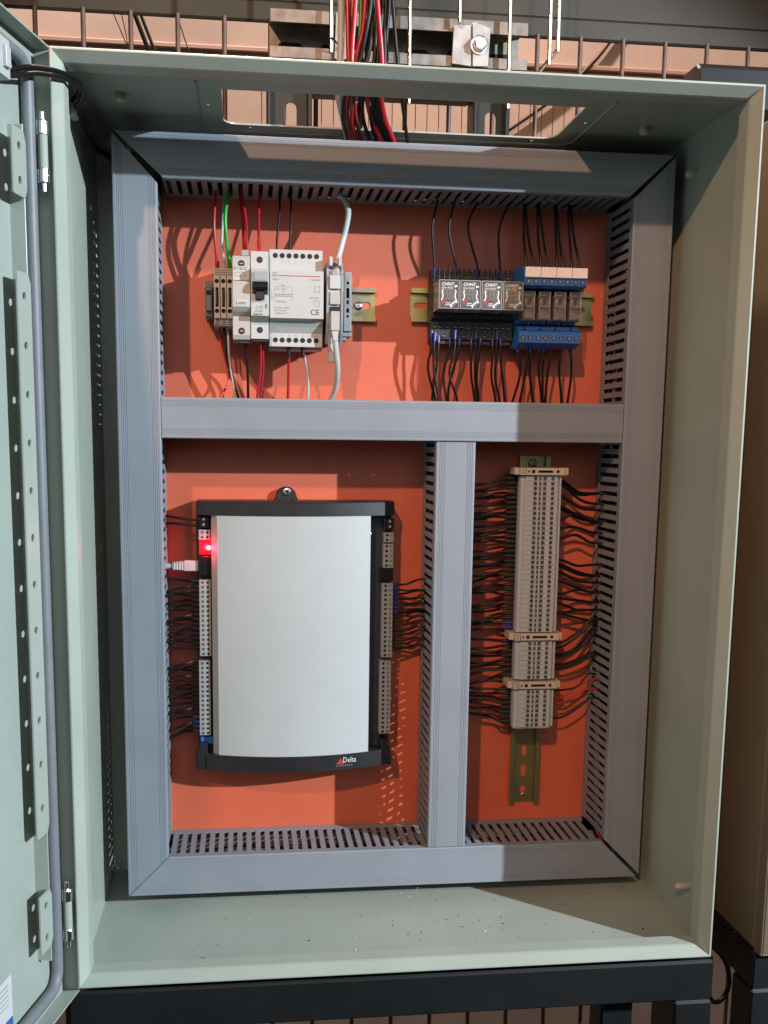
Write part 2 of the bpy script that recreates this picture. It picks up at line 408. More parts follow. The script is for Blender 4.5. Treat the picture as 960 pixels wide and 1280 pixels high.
# perforated stiffening rail: web plus three punched strips
m = MB(); dbox(m, 66.5, 68, 0, 12.4, 66, 720, 'door_paint'); m.build('rail_web', DOOR)
hz = [596-35.9*i for i in range(12)]
for za, zb, hs in ((667, 714, (702, 678)), (178, 613, hz), (81, 130, (119, 92))):
    m = MB(); c = 7
    m.prism([(66.5, za+c), (70, za), (88, za), (89, za+1), (89, zb-1), (88, zb), (70, zb), (66.5, zb-c)], 14, 12.6, 'door_paint', dmap,
            holes=[circ(78, z, 3.0, 12) for z in hs]); m.build('punched_strip', DOOR)
# document pocket plate with its two rounded thumb cut-outs
pk = [(420, 57), (96, 57), (96, 129)] + [(96-22*math.sin(math.radians(t)), 154-25*math.cos(math.radians(t))) for t in range(10, 180, 10)] \
   + [(96, 179), (96, 612)] + [(96-22*math.sin(math.radians(t)), 637-25*math.cos(math.radians(t))) for t in range(10, 180, 10)] + [(96, 662), (96, 712), (420, 712)]
m = MB(); m.prism(pk, 1.1, 0.1, 'door_paint', dmap, bev=0.35); m.build('document_pocket', DOOR)
m = MB(); dbox(m, 118, 168, 1.2, 1.4, 46, 80, 'sticker_white'); dbox(m, 118, 168, 1.2, 1.4, 28, 45.8, 'sticker_blue')
for k in range(5): dbox(m, 124, 150+4*(k % 3), 1.4, 1.5, 74-4*k, 75-4*k, 'print_light')
o = m.build('label_sticker', DOOR); o['label'] = 'white and blue paper sticker low on the door'
m = MB(); dbox(m, 92, 118, 0, 16, 742, 768, 'white_plastic'); dbox(m, 96, 103, 16, 19, 748, 762, 'white_plastic'); m.build('latch_guide', DOOR)
for zc in (709, 91):
    h = thing('hinge', (0, 0, 0), '', ''); del h['label']; del h['category']; h.parent = CAB; h.location = -Vector(CAB['_o'])*MM; h['_o'] = (0.0, 0.0, 0.0)
    c = dmap(34, zc, 13); zc = c[2]
    m = MB(); m.lathe((c[0], c[1], zc-13), (0, 0, 1), [(0, 3.9), (26, 3.9)], 'paint', 14); m.build('knuckle', h)
    for s_ in (1, -1):
        m = MB(); m.lathe((c[0], c[1], zc+s_*13), (0, 0, s_), [(0, 4.3), (0.6, 4.6), (10, 4.6), (11, 4.1), (11.2, 2.3), (17, 2.1), (18, 1.4)], 'chrome', 16); m.build('pin_cap', h)
    m = MB(); m.box(c[0]-5, c[0]+2, c[1]+3, c[1]+9, zc-9, zc+9, 'black_steel', 0.5); m.build('hinge_leaf', h)
# door earth leads and their clip
def wire_mesh(pts, r, mt, n=6, per=6): q = MB(); q.tube(smooth_path(pts, per), r, mt, n); return q
base = [(-34, -70, 757), (-22, -44, 766), (-8, -22, 776), (9, 5, 782), (18, 34, 784), (14, 55, 783), (6, 72, 781), (7, 95, 778), (9, 130, 774), (12, 165, 771), (19, 205, 774), (26, 240, 772)]
for k, (dx, dz, r) in enumerate(((0, 0, 2.0), (2.5, -4.5, 1.8))):
    o = wire_mesh([(x+dx, y, z+dz) for x, y, z in base], r, 'wire_black', 8).build('door_cable')
    tag(o, ('thicker upper' if k == 0 else 'thinner lower')+' black cable looping from the door top into the cabinet corner', 'cable', 'black cables between door and cabinet')
m = MB(); m.box(1.8, 9, 70, 88, 770, 788, 'white_plastic', 1.5); m.box(1.8, 4, 62, 70, 745, 775, 'white_plastic', 0.8)
tag(m.build('cable_clip'), 'small white clip holding black cables on the left cabinet wall', 'clip')

# ================================================================== mounting plate and wiring ducts
m = MB(); m.prism(rect(31.5, 582.5, 20.5, 778.5), YP, YP+2, 'orange', fmap, bev=0.4)
tag(m.build('mounting_plate', origin=(300, 226, 20)), 'orange painted steel mounting plate behind the grey ducts', 'plate')

DR = random.Random(5)
def duct(name, ori, v0, v1, e0, e1, label, pos):
    """ori 'h' runs along x with lateral axis z; 'v' runs along z with lateral axis x. e0(v), e1(v): cut ends"""
    T = thing(name, pos, label, 'cable duct', 'grey slotted wiring ducts')
    def P(l, v, y): return (l, y, v) if ori == 'h' else (v, y, l)
    # lid: closed profile with fine ribs near both edges
    out = [(v0, YD+9), (v0, YD+1.0), (v0+0.4, YD+0.3), (v0+1.2, YD)]
    for g in (3.2, 4.9, 6.6, 8.3): out += [(v0+g, YD), (v0+g+0.25, YD+0.32), (v0+g+0.75, YD+0.32), (v0+g+1.0, YD)]
    rr = [(v1-(v-v0), y) for v, y in reversed(out)]
    out = out + rr
    inn = [(v1-1.3, YD+9), (v1-1.3, YD+1.6), (v0+1.3, YD+1.6), (v0+1.3, YD+9)]
    lp = out + inn; n = len(lp); q = MB()
    V = [P(e0(v), v, y) for v, y in lp] + [P(e1(v), v, y) for v, y in lp]
    q.add(V, [(i, (i+1) % n, n+(i+1) % n, n+i) for i in range(n)], 'duct_grey')
    tr = tessellate_polygon([[Vector((v, y, 0)) for v, y in lp]])
    q.add(V[:n], [tuple(t) for t in tr], 'duct_grey'); q.add(V[n:], [tuple(t) for t in tr], 'duct_grey')
    ld = q.build('lid', T); ld.rotation_euler = (0, DR.uniform(-0.0012, 0.0012), 0)
    for va, vb in ((v0+1.6, v0+3.0), (v1-3.0, v1-1.6)):
        vm = (va+vb)/2; a, b = e0(vm)+0.5, e1(vm)-0.5; q = MB()
        def bx(l0, l1, y0, y1):
            l0 = max(l0, a); l1 = min(l1, b)
            if l1-l0 < 0.4: return
            if ori == 'h': q.box(l0, l1, y0, y1, va, vb, 'duct_side')
            else: q.box(va, vb, y0, y1, l0, l1, 'duct_side')
        bx(a, b, YP-11, YP-1.2)
        k = math.floor(a/10)
        while k*10 < b:
            c = k*10+5
            bx(c-2.8, c+2.8, YD+13, YP-11); bx(c-3.9, c+3.9, YD+9, YD+13); bx(c-4.3, c+4.3, YD+2, YD+9)
            k += 1
        q.build('slotted_side', T)
    q = MB(); a, b = e0((v0+v1)/2), e1((v0+v1)/2)
    if ori == 'h': q.box(a, b, YP-1.5, YP-0.2, v0+1.6, v1-1.6, 'duct_side')
    else: q.box(v0+1.6, v1-1.6, YP-1.5, YP-0.2, a, b, 'duct_side')
    q.build('base', T)
    return T
XL0, XL1, XR0, XR1, ZB0, ZB1, ZT0, ZT1 = 29., 71., 543., 585., 18., 60., 739., 781.
duct('wiring_duct', 'v', XL0, XL1, lambda v: ZB0+(v-XL0)+0.6, lambda v: ZT1-(v-XL0)*1.07-1.5, 'tall grey slotted duct along the left side of the plate', (50, 225, 18))
duct('wiring_duct', 'v', XR0, XR1, lambda v: ZB0+(XR1-v)+2.4, lambda v: ZT1-(XR1-v)-1.8, 'tall grey slotted duct along the right side of the plate', (564, 225, 18))
duct('wiring_duct', 'h', ZT0, ZT1, lambda v: XL0+(ZT1-v)*1.10+2.2, lambda v: XR1-(ZT1-v)*1.06-2.2, 'grey slotted duct across the top with wires entering it', (307, 225, 739))
duct('wiring_duct', 'h', ZB0, ZB1, lambda v: XL0+(v-ZB0)+0.6, lambda v: XR1-(v-ZB0)*0.99-3.0, 'grey slotted duct across the bottom of the plate', (307, 225, 18))
duct('wiring_duct', 'h', 494., 534., lambda v: XL1+0.6, lambda v: XR0-0.6, 'grey duct crossing the middle below breaker and relays', (307, 225, 494))
duct('wiring_duct', 'v', 346., 387., lambda v: ZB1+0.8, lambda v: 493.2, 'short upright grey duct between white controller and terminal strip', (366, 225, 60))

# ================================================================== DIN rails
def rail(ori, a0, a1, c, label, pos, holes):
    """top-hat rail 35 x 7.5 along 'h' (x) or 'v' (z), centred on c, from a0 to a1"""
    T = thing('mounting_rail', pos, label, 'mounting rail', 'yellow zinc mounting rails')
    def mp(l, v, y): return (l, y, v) if ori == 'h' else (v, y, l)
    q = MB(); t = 1.1
    pr = [(-17.5, 7.5), (-12.4, 7.5), (-12.4, 1.2), (12.4, 1.2), (12.4, 7.5), (17.5, 7.5), (17.5, 6.3), (13.6, 6.3), (13.6, 0.1), (-13.6, 0.1), (-13.6, 6.3), (-17.5, 6.3)]
    # web with slots
    def wmap(a, b, d): return mp(a, c+b, d)
    hs = [slot(x, 0, 15, 6.2) for x in holes]
    q.prism(rect(a0, a1, -12.4, 12.4), YP-1.2, YP-0.15, 'rail_zinc', wmap, holes=hs); q.build('web', T)
    for s_ in (1, -1):
        q = MB(); L = [(12.4, 0.15), (12.4, 6.4), (12.4, 7.5), (17.5, 7.5), (17.5, 6.4), (13.6, 6.4), (13.6, 0.15)]
        L = [(s_*v, h) for v, h in L]; n = len(L)
        V = [mp(a0, c+v, YP-h) for v, h in L]+[mp(a1, c+v, YP-h) for v, h in L]
        q.add(V, [(i, (i+1) % n, n+(i+1) % n, n+i) for i in range(n)], 'rail_zinc')
        for k, off in ((0, 0), (1, n)):
            q.add([V[off+i] for i in range(n)], [(0, 1, 5, 6), (1, 2, 3, 4, 5)], 'rail_zinc')
        q.build('flange', T)
    return T
RA = rail('h', 112, 292, 637, 'yellow zinc rail behind the breaker and transformer', (200, 225, 637), [280-25*i for i in range(7)])
RB = rail('h', 330, 531, 638, 'yellow zinc rail behind the relays', (430, 225, 638), [341+25*i for i in range(8)])
RC = rail('v', 79, 479, 472, 'upright yellow zinc rail carrying the grey terminal strip', (472, 225, 79), [92+25*i for i in range(16)])
def screw(p, r, label, grp=None, mt='chrome', name='screw'):
    T = thing(name, p, label, 'screw', grp)
    q = MB(); x, y, z = p
    q.lathe((x, y, z), (0, -1, 0), [(0, r), (0.8, r), (2.0, r*0.8), (2.5, r*0.45)], mt, 14); q.build('head', T)
    q = MB()
    for a in (0.5, 0.5+math.pi/2):
        dx, dz = math.cos(a)*r*0.55, math.sin(a)*r*0.55; nx, nz = -math.sin(a)*r*0.1, math.cos(a)*r*0.1
        q.add([(x-dx-nx, y-2.56, z-dz-nz), (x+dx-nx, y-2.56, z+dz-nz), (x+dx+nx, y-2.56, z+dz+nz), (x-dx+nx, y-2.56, z-dz+nz)], [(0, 1, 2, 3)], 'hole')
    q.build('cross_recess', T); return T
screw((274, YP-1.3, 636), 4.6, 'bright cross head screw in the rail right of the network coupler', 'rail screws')
screw((470.5, YP-1.3, 471), 4.8, 'dark screw at the top of the upright rail', 'rail screws', 'zinc')
screw((472, YP-1.3, 88), 3.6, 'small pale screw at the bottom of the upright rail', 'rail screws', 'zinc')

# ================================================================== devices on the upper left rail (centre z 637)
ZA = 637.0
def screw_well(q, x, z, y, r, depth, mt='hole'):
    """screw head sunk in a well"""
    q.lathe((x, y+depth, z), (0, -1, 0), [(0, r*0.95), (1.2, r*0.9), (1.6, r*0.5)], 'zinc', 10)
# --- small beige terminals and their grey end stop
T = thing('end_stop', (118, 218, ZA), 'dark grey end stop at the left end of the breaker rail', 'end stop')
q = MB(); q.box(113.5, 121.5, 190, 217, 617, 652, 'end_grey', 0.8); q.build('body', T)
q = MB(); q.box(114.5, 120.5, 184, 190, 622, 646, 'end_grey', 0.8); q.lathe((117.5, 184, 640), (0, -1, 0), [(0, 2.6), (0.6, 2.6), (0.7, 1.8)], 'hole', 10); q.build('clamp', T)
TP = [(173, 612), (173, 659), (178, 663), (216, 663), (216, 654), (217, 650), (217, 624), (216, 618), (214, 609), (178, 607)]
def beige_terminal(x0):
    T = thing('rail_terminal', (x0+3, 217, ZA), '', 'terminal block', 'beige terminals left of the fuse holder')
    q = MB(); q.prism([(x, z) for x, z in rect(x0, x0+6.1, 607, 663)], 177, 217, 'beige', fmap, bev=0.5); q.build('housing', T)
    q = MB(); fy = 174.5
    q.prism(rect(x0+0.2, x0+5.9, 614, 655), fy, 177, 'beige', fmap, holes=[circ(x0+3.0, 650, 2.25, 10), circ(x0+3.0, 621, 2.25, 10), rect(x0+1.6, x0+4.6, 625, 644)], hd=2.2, hm='hole', bev=0.3)
    q.build('face', T)
    q = MB(); q.box(x0+1.9, x0+3.2, 173.9, 176, 627, 642, 'dark_plastic', 0.2); q.box(x0+3.3, x0+4.5, 173.5, 176, 631, 634, 'hole', 0.2); q.box(x0+3.3, x0+4.5, 173.5, 176, 636, 638, 'hole', 0.2); q.build('disconnect_lever', T)
    q = MB()
    for k in range(3):
        q.box(x0+0.9, x0+5.2, 176.2, 177, 608.2+2.0*k, 609.0+2.0*k, 'hole'); q.box(x0+0.9, x0+5.2, 176.2, 177, 656.6+2.2*k, 657.2+2.2*k, 'print_grey')
    q.build('marker_groove', T); return T
t0 = beige_terminal(123.0); t0['label'] = 'leftmost beige terminal, with the red wire on top'
dup(t0, (123+3+6.4, 217, ZA), 'middle beige terminal, with the white wire on top')
dup(t0, (123+3+12.8, 217, ZA), 'right beige terminal beside the fuse holder, with the green wire')
# --- fuse holder
T = thing('fuse_holder', (151, 217, ZA), 'cream fuse holder marked RT18-32 left of the breaker', 'fuse holder')
prof_f = [(158, 592), (156, 596), (156, 614), (150, 618), (146, 622), (146, 642), (150, 647), (156, 648), (156, 669), (158, 672), (216, 672), (216, 650), (217, 617), (216, 600), (200, 592)]
q = MB(); q.prism(prof_f, 141.6, 158.8, 'light_plastic', xmap, bev=0.5); q.build('body', T)
q = MB(); q.box(142.2, 158.2, 154.8, 156.2, 648.5, 662, 'white_plastic', 0.2); q.build('rating_label', T)
print_text('RT18-32', 142.9, 658.3, 154.7, 4.0, 'print_black', T, sx=0.92, bold=0.02)
print_text('10x38 500V', 143.2, 655.0, 154.7, 2.4, 'print_grey', T, sx=0.9)
print_text('AC-22B   CE', 143.2, 651.8, 154.7, 2.4, 'print_grey', T, sx=0.9)
q = MB(); q.box(144, 157.2, 145.6, 146.4, 622.6, 629, 'white_plastic', 0.15); q.build('nameplate', T)
print_text('Lexo', 144.9, 624.2, 145.5, 5.2, 'print_black', T, sx=0.95, bold=0.02)
for z in (664.5, 600):
    q = MB(); q.lathe((150.4, 155.9, z), (0, -1, 0), [(-2, 3.3), (0.15, 3.3)], 'hole', 14); q.lathe((150.4, 155.7, z), (0, -1, 0), [(0, 2.5), (0.4, 2.3)], 'dark_plastic', 10); q.box(148.6, 152.2, 155.1, 155.4, z-0.4, z+0.4, 'zinc'); q.build('clamp_screw', T)
q = MB(); q.box(150.5, 157.5, 158, 176, 672.2, 678, 'silver_grey', 0.5); q.build('top_clamp', T)
q = MB(); q.box(148, 156, 160, 176, 588.5, 592, 'dark_plastic', 0.5); q.build('lower_clamp', T)
# --- circuit breaker
T = thing('circuit_breaker', (168, 217, ZA), 'white single pole circuit breaker with a black toggle', 'circuit breaker')
prof_b = [(158, 593), (158, 609), (150, 612), (146, 614), (146, 657), (150, 659), (158, 660), (158, 677), (212, 677), (216, 672), (216, 655), (217, 650), (217, 618), (214, 598), (205, 593)]
q = MB(); q.prism(prof_b, 159.5, 177.1, 'module_white', xmap, bev=0.4); q.build('body', T)
for z in (669, 601.5):
    q = MB(); q.lathe((168.4, 158.3, z), (0, -1, 0), [(-2, 3.1), (0.45, 3.1)], 'hole', 14); q.lathe((168.4, 158.1, z), (0, -1, 0), [(0, 2.2), (0.75, 2.0)], 'dark_plastic', 10); q.build('clamp_screw', T)
q = MB(); q.box(160.6, 176.2, 145.2, 147, 646, 656, 'silver_grey', 0.4); q.box(162.6, 174.2, 144.6, 146, 647.4, 655, 'silver_grey', 0.3); q.build('toggle_window', T)
q = MB(); q.prism([(146, 645.8), (146, 634), (139, 637.5), (137.5, 640), (138.5, 643), (141, 645.8)], 160.9, 176.0, 'black_gloss', xmap, bev=0.5); q.box(164.3, 172.6, 141.5, 147, 629, 637.5, 'black_gloss', 0.6); q.build('toggle', T)
q = MB(); q.box(160.2, 163.9, 145.0, 147, 627, 637, 'white_plastic', 0.3); q.build('indicator', T)
print_text('C10', 164.0, 620.4, 145.8, 4.6, 'print_grey', T, sx=0.9)
print_text('230/400V~', 163.0, 617.6, 145.8, 2.1, 'print_grey', T)
print_text('legrand', 162.0, 614.6, 145.8, 3.0, 'print_black', T, sx=1.0, bold=0.015)
q = MB(); q.box(173.6, 175.4, 145.6, 146.4, 621, 625.5, 'print_grey'); q.build('rating_mark', T)
q = MB(); q.box(160.6, 176.4, 160, 176, 590.4, 593, 'dark_plastic', 0.4); q.build('lower_clamp', T)
# --- transformer, three modules wide
T = thing('bell_transformer', (205, 217, ZA), 'wide white rail transformer with printed wiring diagram', 'transformer')
prof_t = [(168, 587), (168, 600), (160, 611), (152, 613), (152, 658.5), (158, 659), (167, 659.6), (167, 681), (212, 681), (216, 676), (216, 655), (217, 650), (217, 618), (214, 592), (208, 587)]
x0, x1 = 177.9, 231.2
q = MB(); q.prism(prof_t, x0, x1, 'module_white', xmap, bev=0.5); q.build('body', T)
for row, z, y in ((0, 675.2, 166.9), (1, 593.3, 167.9)):
    for k in range(7):
        q = MB(); q.lathe((x0+6.2+k*6.85, y, z), (0, -1, 0), [(-1.5, 2.35), (0.25, 2.5), (0.26, 2.1)], 'hole', 14); q.build('terminal_hole', T)
        print_text(str(k+1 if row == 0 else 8+k), x0+5.0+k*6.85, z-6.8 if row == 0 else z+3.6, y-0.08, 2.6, 'print_light', T)
q = MB(); q.box(x0+8.5, x0+49.5, 151.8, 152.1, 653.2, 653.9, 'print_red'); q.build('red_line', T)
q = MB()
for a in range(20):
    t_, t2 = 2*math.pi*a/20, 2*math.pi*(a+1)/20
    q.add([(x0+5+r*math.cos(t), 151.85, 654.4+r*math.sin(t)) for r, t in ((2.0, t_), (2.5, t_), (2.5, t2), (2.0, t2))], [(0, 1, 2, 3)], 'print_grey')
q.build('round_emblem', T)
print_text('GE', x0+5, 653.4, 151.85, 2.6, 'print_grey', T, align='CENTER', sx=0.9)
print_text('SERIES T', x0+2.8, 649.2, 151.85, 2.0, 'print_grey', T)
print_text('TR-30VA', x0+40, 649.2, 151.85, 2.6, 'print_grey', T)
q = MB()
def ln(xa, za, xb, zb, w_=0.3, y=151.85, mt='print_grey'):
    if abs(xa-xb) > abs(za-zb): q.add([(xa, y, za-w_/2), (xb, y, zb-w_/2), (xb, y, zb+w_/2), (xa, y, za+w_/2)], [(0, 1, 2, 3)], mt)
    else: q.add([(xa-w_/2, y, za), (xa+w_/2, y, za), (xb+w_/2, y, zb), (xb-w_/2, y, zb)], [(0, 1, 2, 3)], mt)
ln(x0+5, 635.6, x0+22.5, 635.6, 0.6); ln(x0+5, 634, x0+22.5, 634, 0.6)
for xx in (5, 13.7, 22.5): ln(x0+xx, 636, x0+xx, 640)
for xx in (5, 22.5): ln(x0+xx, 633.6, x0+xx, 630)
ln(x0+5, 643, x0+22.5, 643, 0.25); ln(x0+5, 643, x0+5, 641.4, 0.25); ln(x0+22.5, 643, x0+22.5, 641.4, 0.25)
for z in (639, 644): ln(x0+44.5, z, x0+49, z, 0.3)
for xx in (44.5, 49): ln(x0+xx, 637, x0+xx, 645, 0.3)
ln(x0+44, 630, x0+49, 630); ln(x0+44, 625, x0+49, 625); ln(x0+44, 625, x0+44, 630); ln(x0+49, 625, x0+49, 630)
q.build('wiring_diagram', T)
print_text('o 12V o 12V o', x0+4.2, 640.0, 151.85, 2.3, 'print_grey', T, sx=0.9)
print_text('24V', x0+11.4, 643.6, 151.85, 2.2, 'print_grey', T)
print_text('o 230V-50Hz o', x0+4.2, 628.0, 151.85, 2.3, 'print_grey', T, sx=0.9)
print_text('PRI 230V~ 50Hz', x0+4.0, 622.0, 151.85, 2.3, 'print_grey', T)
print_text('SEC 8-12-24V~', x0+4.0, 619.4, 151.85, 2.1, 'print_grey', T)
print_text('30VA ta 35 C', x0+6.0, 616.8, 151.85, 2.1, 'print_grey', T)
print_text('CE', x0+40.2, 616.6, 151.85, 7.6, 'print_black', T, sx=1.0)
print_text('EN 61558', x0+40, 632.2, 151.85, 2.1, 'print_grey', T)
q = MB(); q.box(x0+0.4, x1-0.4, 183, 207, 585.4, 587, 'module_white', 0.3); q.build('foot', T)
# --- network coupler and its end stop
T = thing('network_coupler', (243, 217, ZA), 'slim white network coupler with a cable plugged in below', 'network coupler')
prof_c = [(168, 590), (163, 600), (160, 610), (157, 640), (158, 655), (163, 664), (168, 670), (204, 670), (216, 655), (217, 650), (217, 618), (210, 600)]
q = MB(); q.prism(prof_c, 234.6, 237.0, 'silver_grey', xmap, bev=0.4); q.prism(prof_c, 249.0, 251.6, 'silver_grey', xmap, bev=0.4); q.build('side_shell', T)
q = MB(); q.prism([(y+1.5, z) for y, z in prof_c], 237.1, 248.9, 'module_white', xmap); q.build('core', T)
q = MB(); q.box(237.6, 248.4, 155.4, 158.5, 643, 656, 'white_plastic', 0.3); q.build('marker_window', T)
q = MB(); q.lathe((243, 160, 658.5), (0, -1, 0), [(0, 4.2), (1.5, 4.0), (2.2, 2.8)], 'silver_grey', 14); q.build('jack_cap', T)
q = MB(); q.box(238, 248.2, 156.6, 159, 628, 640, 'light_plastic', 0.4); q.build('jack_shutter', T)
q = MB(); q.box(238, 248, 158, 163, 619.5, 626, 'hole'); q.build('jack_opening', T)
q = MB(); q.box(236.8, 240.4, 156, 172, 665, 674, 'module_white', 0.6); q.box(246, 249.4, 156, 172, 665, 674, 'module_white', 0.6); q.build('top_latch', T)
q = MB(); q.box(237.6, 247.6, 165, 172, 572, 592, 'module_white', 0.6); q.box(237, 239.5, 164, 172, 583, 600, 'silver_grey', 0.4); q.build('lower_latch', T)
T = thing('end_stop', (259, 217, ZA), 'narrow pale grey end stop right of the network coupler', 'end stop')
q = MB(); q.prism(rect(254.6, 262.4, 605, 664), 183, 216, 'connector_grey', fmap, holes=[circ(258.5, 653, 1.5), rect(257, 260, 638, 648), circ(258.5, 620, 1.3), rect(257.2, 259.8, 623.5, 628), rect(257.4, 259.6, 632, 636)], hd=4, hm='hole', bev=0.4); q.build('body', T)
q = MB(); q.box(253.4, 263, 186, 214, 600, 604.4, 'connector_grey', 0.6); q.box(253.8, 258, 188, 206, 596.4, 599.6, 'connector_grey', 0.4); q.build('clamp_foot', T)
# plug with boot
T = thing('network_plug', (243, 160, 612), 'pale translucent network plug in the slim white coupler', 'plug')
q = MB(); q.box(238.6, 247.4, 152.5, 162, 602, 621, 'light_plastic', 0.5); q.build('plug_body', T)
q = MB(); q.prism([(239.4, 602), (246.8, 602), (245.4, 592), (241.2, 592)], 153.5, 161, 'cable_white', fmap, bev=0.5); q.build('boot', T)

# ================================================================== relays
ZR = 638.0
def relay_socket(x0):
    T = thing('relay_socket', (x0+11, 217, ZR), '', 'relay socket', 'black relay sockets')
    prof_s = [(203, 598), (197, 601), (197, 619), (190, 622), (190, 656), (198, 659), (202, 671), (214, 673), (217, 655), (217, 620), (214, 597)]
    q = MB(); q.prism(prof_s, x0+0.15, x0+21.85, 'dark_plastic', xmap, bev=0.4); q.build('body', T)
    for k in range(4):
        q = MB(); xx = x0+3+k*5.3; q.box(xx-0.6, xx+0.6, 196, 203, 658, 673.5, 'dark_plastic', 0.2); q.build('barrier', T)
    for k, (xx, zz) in enumerate(((3.4, 665), (9, 665.2), (15, 665), (19.4, 664.6), (4, 613), (11, 613), (17.6, 612.5), (6.5, 604), (14, 604))):
        q = MB(); yy = 200.2 if zz > 640 else 196.6
        q.lathe((x0+xx, yy, zz), (0, -1, 0), [(-1, 2.1), (0.5, 2.1), (0.6, 1.2)], 'hole', 10); q.box(x0+xx-1.6, x0+xx+1.6, yy-0.75, yy-0.5, zz-0.25, zz+0.25, 'zinc'); q.build('clamp_screw', T)
    q = MB(); q.prism([(x0+1, 596), (x0+21, 596), (x0+21, 599.5), (x0+1, 599.5)], 200, 214, 'dark_plastic', fmap, bev=0.3); q.build('wire_guide', T)
    return T
def relay(x0, blue):
    T = thing('plug_in_relay', (x0+10.5, 190, 641), '', 'relay', 'clear plug-in relays')
    z0, z1, ya, yb = 627., 655., 157., 189.5
    cm = 'relay_core_blue' if blue else 'relay_core'
    q = MB(); q.box(x0+2.4, x0+18.4, ya+4, yb-2, z0+2, z1-2, cm, 0.5); q.build('coil_block', T)
    q = MB(); q.box(x0+8.6, x0+12.4, ya+2.5, ya+4, z0+8, z1-9, 'coil_olive', 0.4); q.box(x0+3.6, x0+17, ya+2.5, ya+4, z0+4, z0+6, 'zinc', 0.3); q.box(x0+4, x0+7, ya+2.2, ya+4, z0+12, z1-9, 'zinc', 0.3); q.build('contacts', T)
    q = MB(); q.box(x0+0.2, x0+20.6, yb-2.5, yb, z0+0.4, z1-0.4, 'dark_plastic', 0.3); q.build('base', T)
    q = MB(); q.box(x0, x0+20.8, ya, yb-2.5, z0, z1, 'clear', 0.7); q.build('clear_cover', T)
    q = MB()
    for xa, za, xb, zb in ((0.2, 0.2, 20.6, 0.2), (20.6, 0.2, 20.6, 27.8), (20.6, 27.8, 0.2, 27.8), (0.2, 27.8, 0.2, 0.2)):
        q.tube([(x0+xa, ya+0.2, z0+za), (x0+xb, ya+0.2, z0+zb)], 0.42, 'clear_edge', 6)
    for xa, za in ((0.2, 0.2), (20.6, 0.2), (20.6, 27.8), (0.2, 27.8)):
        q.tube([(x0+xa, ya+0.2, z0+za), (x0+xa, yb-3, z0+za)], 0.42, 'clear_edge', 6)
    q.build('cover_edges', T)
    yy = ya-0.12
    pm = 'print_blue' if blue else 'print_white'
    print_text('CHNT', x0+2.8, z1-5.4, yy, 4.5, 'print_white', T, sx=1.0, bold=0.018, shear=0.12)
    print_text('JQX-13F/2Z', x0+2.8, z1-8.4, yy, 2.4, 'print_white', T, sx=0.95)
    q = MB()
    def stroke(pts, w_, mt):
        for (a, b), (c, d) in zip(pts, pts[1:]):
            L = math.hypot(c-a, d-b) or 1; nx, nz = -(d-b)/L*w_/2, (c-a)/L*w_/2
            q.add([(x0+a-nx, yy, z0+b-nz), (x0+c-nx, yy, z0+d-nz), (x0+c+nx, yy, z0+d+nz), (x0+a+nx, yy, z0+b+nz)], [(0, 1, 2, 3)], mt)
    for s_ in (1, -1):
        cx = 10.4
        stroke([(cx+s_*a, b) for a, b in ((6.0, 18.4), (7.2, 17), (6.6, 14.5), (6.2, 12), (7.0, 9.5), (8.0, 8.2))], 1.0, 'print_white')
    stroke([(8.6, 18.2), (12.2, 18.2), (12.2, 10), (8.6, 10), (8.6, 18.2)], 0.28, 'print_light'); stroke([(8.6, 14.2), (12.2, 14.2)], 0.28, 'print_light')
    stroke([(7, 5.5), (12, 5.5)], 0.5, 'print_white'); stroke([(6.5, 3.6), (11.5, 3.6)], 0.5, 'print_white'); stroke([(16, 21.5), (18.6, 22.3)], 1.6, 'print_white')
    stroke([(12.0, 2.0), (18.6, 7.6)], 2.6, 'print_white')
    q.build('printed_marks', T)
    yy -= 0.08
    q = MB(); ov = [(3.9+1.5*math.cos(t)*0.9+1.1*math.sin(t)*0.9, 7+3.0*math.sin(t)*1.0) for t in [2*math.pi*i/14 for i in range(14)]]
    q.add([(x0+a, yy, z0+b) for a, b in ov], [tuple(range(14))], 'print_red'); q.build('red_flag', T)
    q = MB(); stroke([(13.2, 2.4), (17.6, 6.1)], 1.3, 'print_blue'); q.build('blue_stripe', T)
    return T
names4 = ['first', 'second', 'third', 'fourth']
for i in range(4):
    x0 = 347.5+22.1*i
    s_ = relay_socket(x0) if i == 0 else dup(SK, (x0+11, 217, ZR))
    if i == 0: SK = s_
    s_['label'] = 'black relay socket, %s from the left, under the clear relays' % names4[i]
for i in range(4):
    x0 = 348.2+22.1*i
    if i == 0: RK = r_ = relay(x0, False)
    elif i == 1: r_ = relay(x0, True)
    else: r_ = dup(RK, (x0+10.5, 190, 641))
    r_['label'] = ['leftmost clear plug-in relay, its reddish side face showing', 'clear plug-in relay with bluish inside, second from the left', 'clear plug-in relay, third from the left', 'rightmost clear plug-in relay, next to the blue sockets'][i]
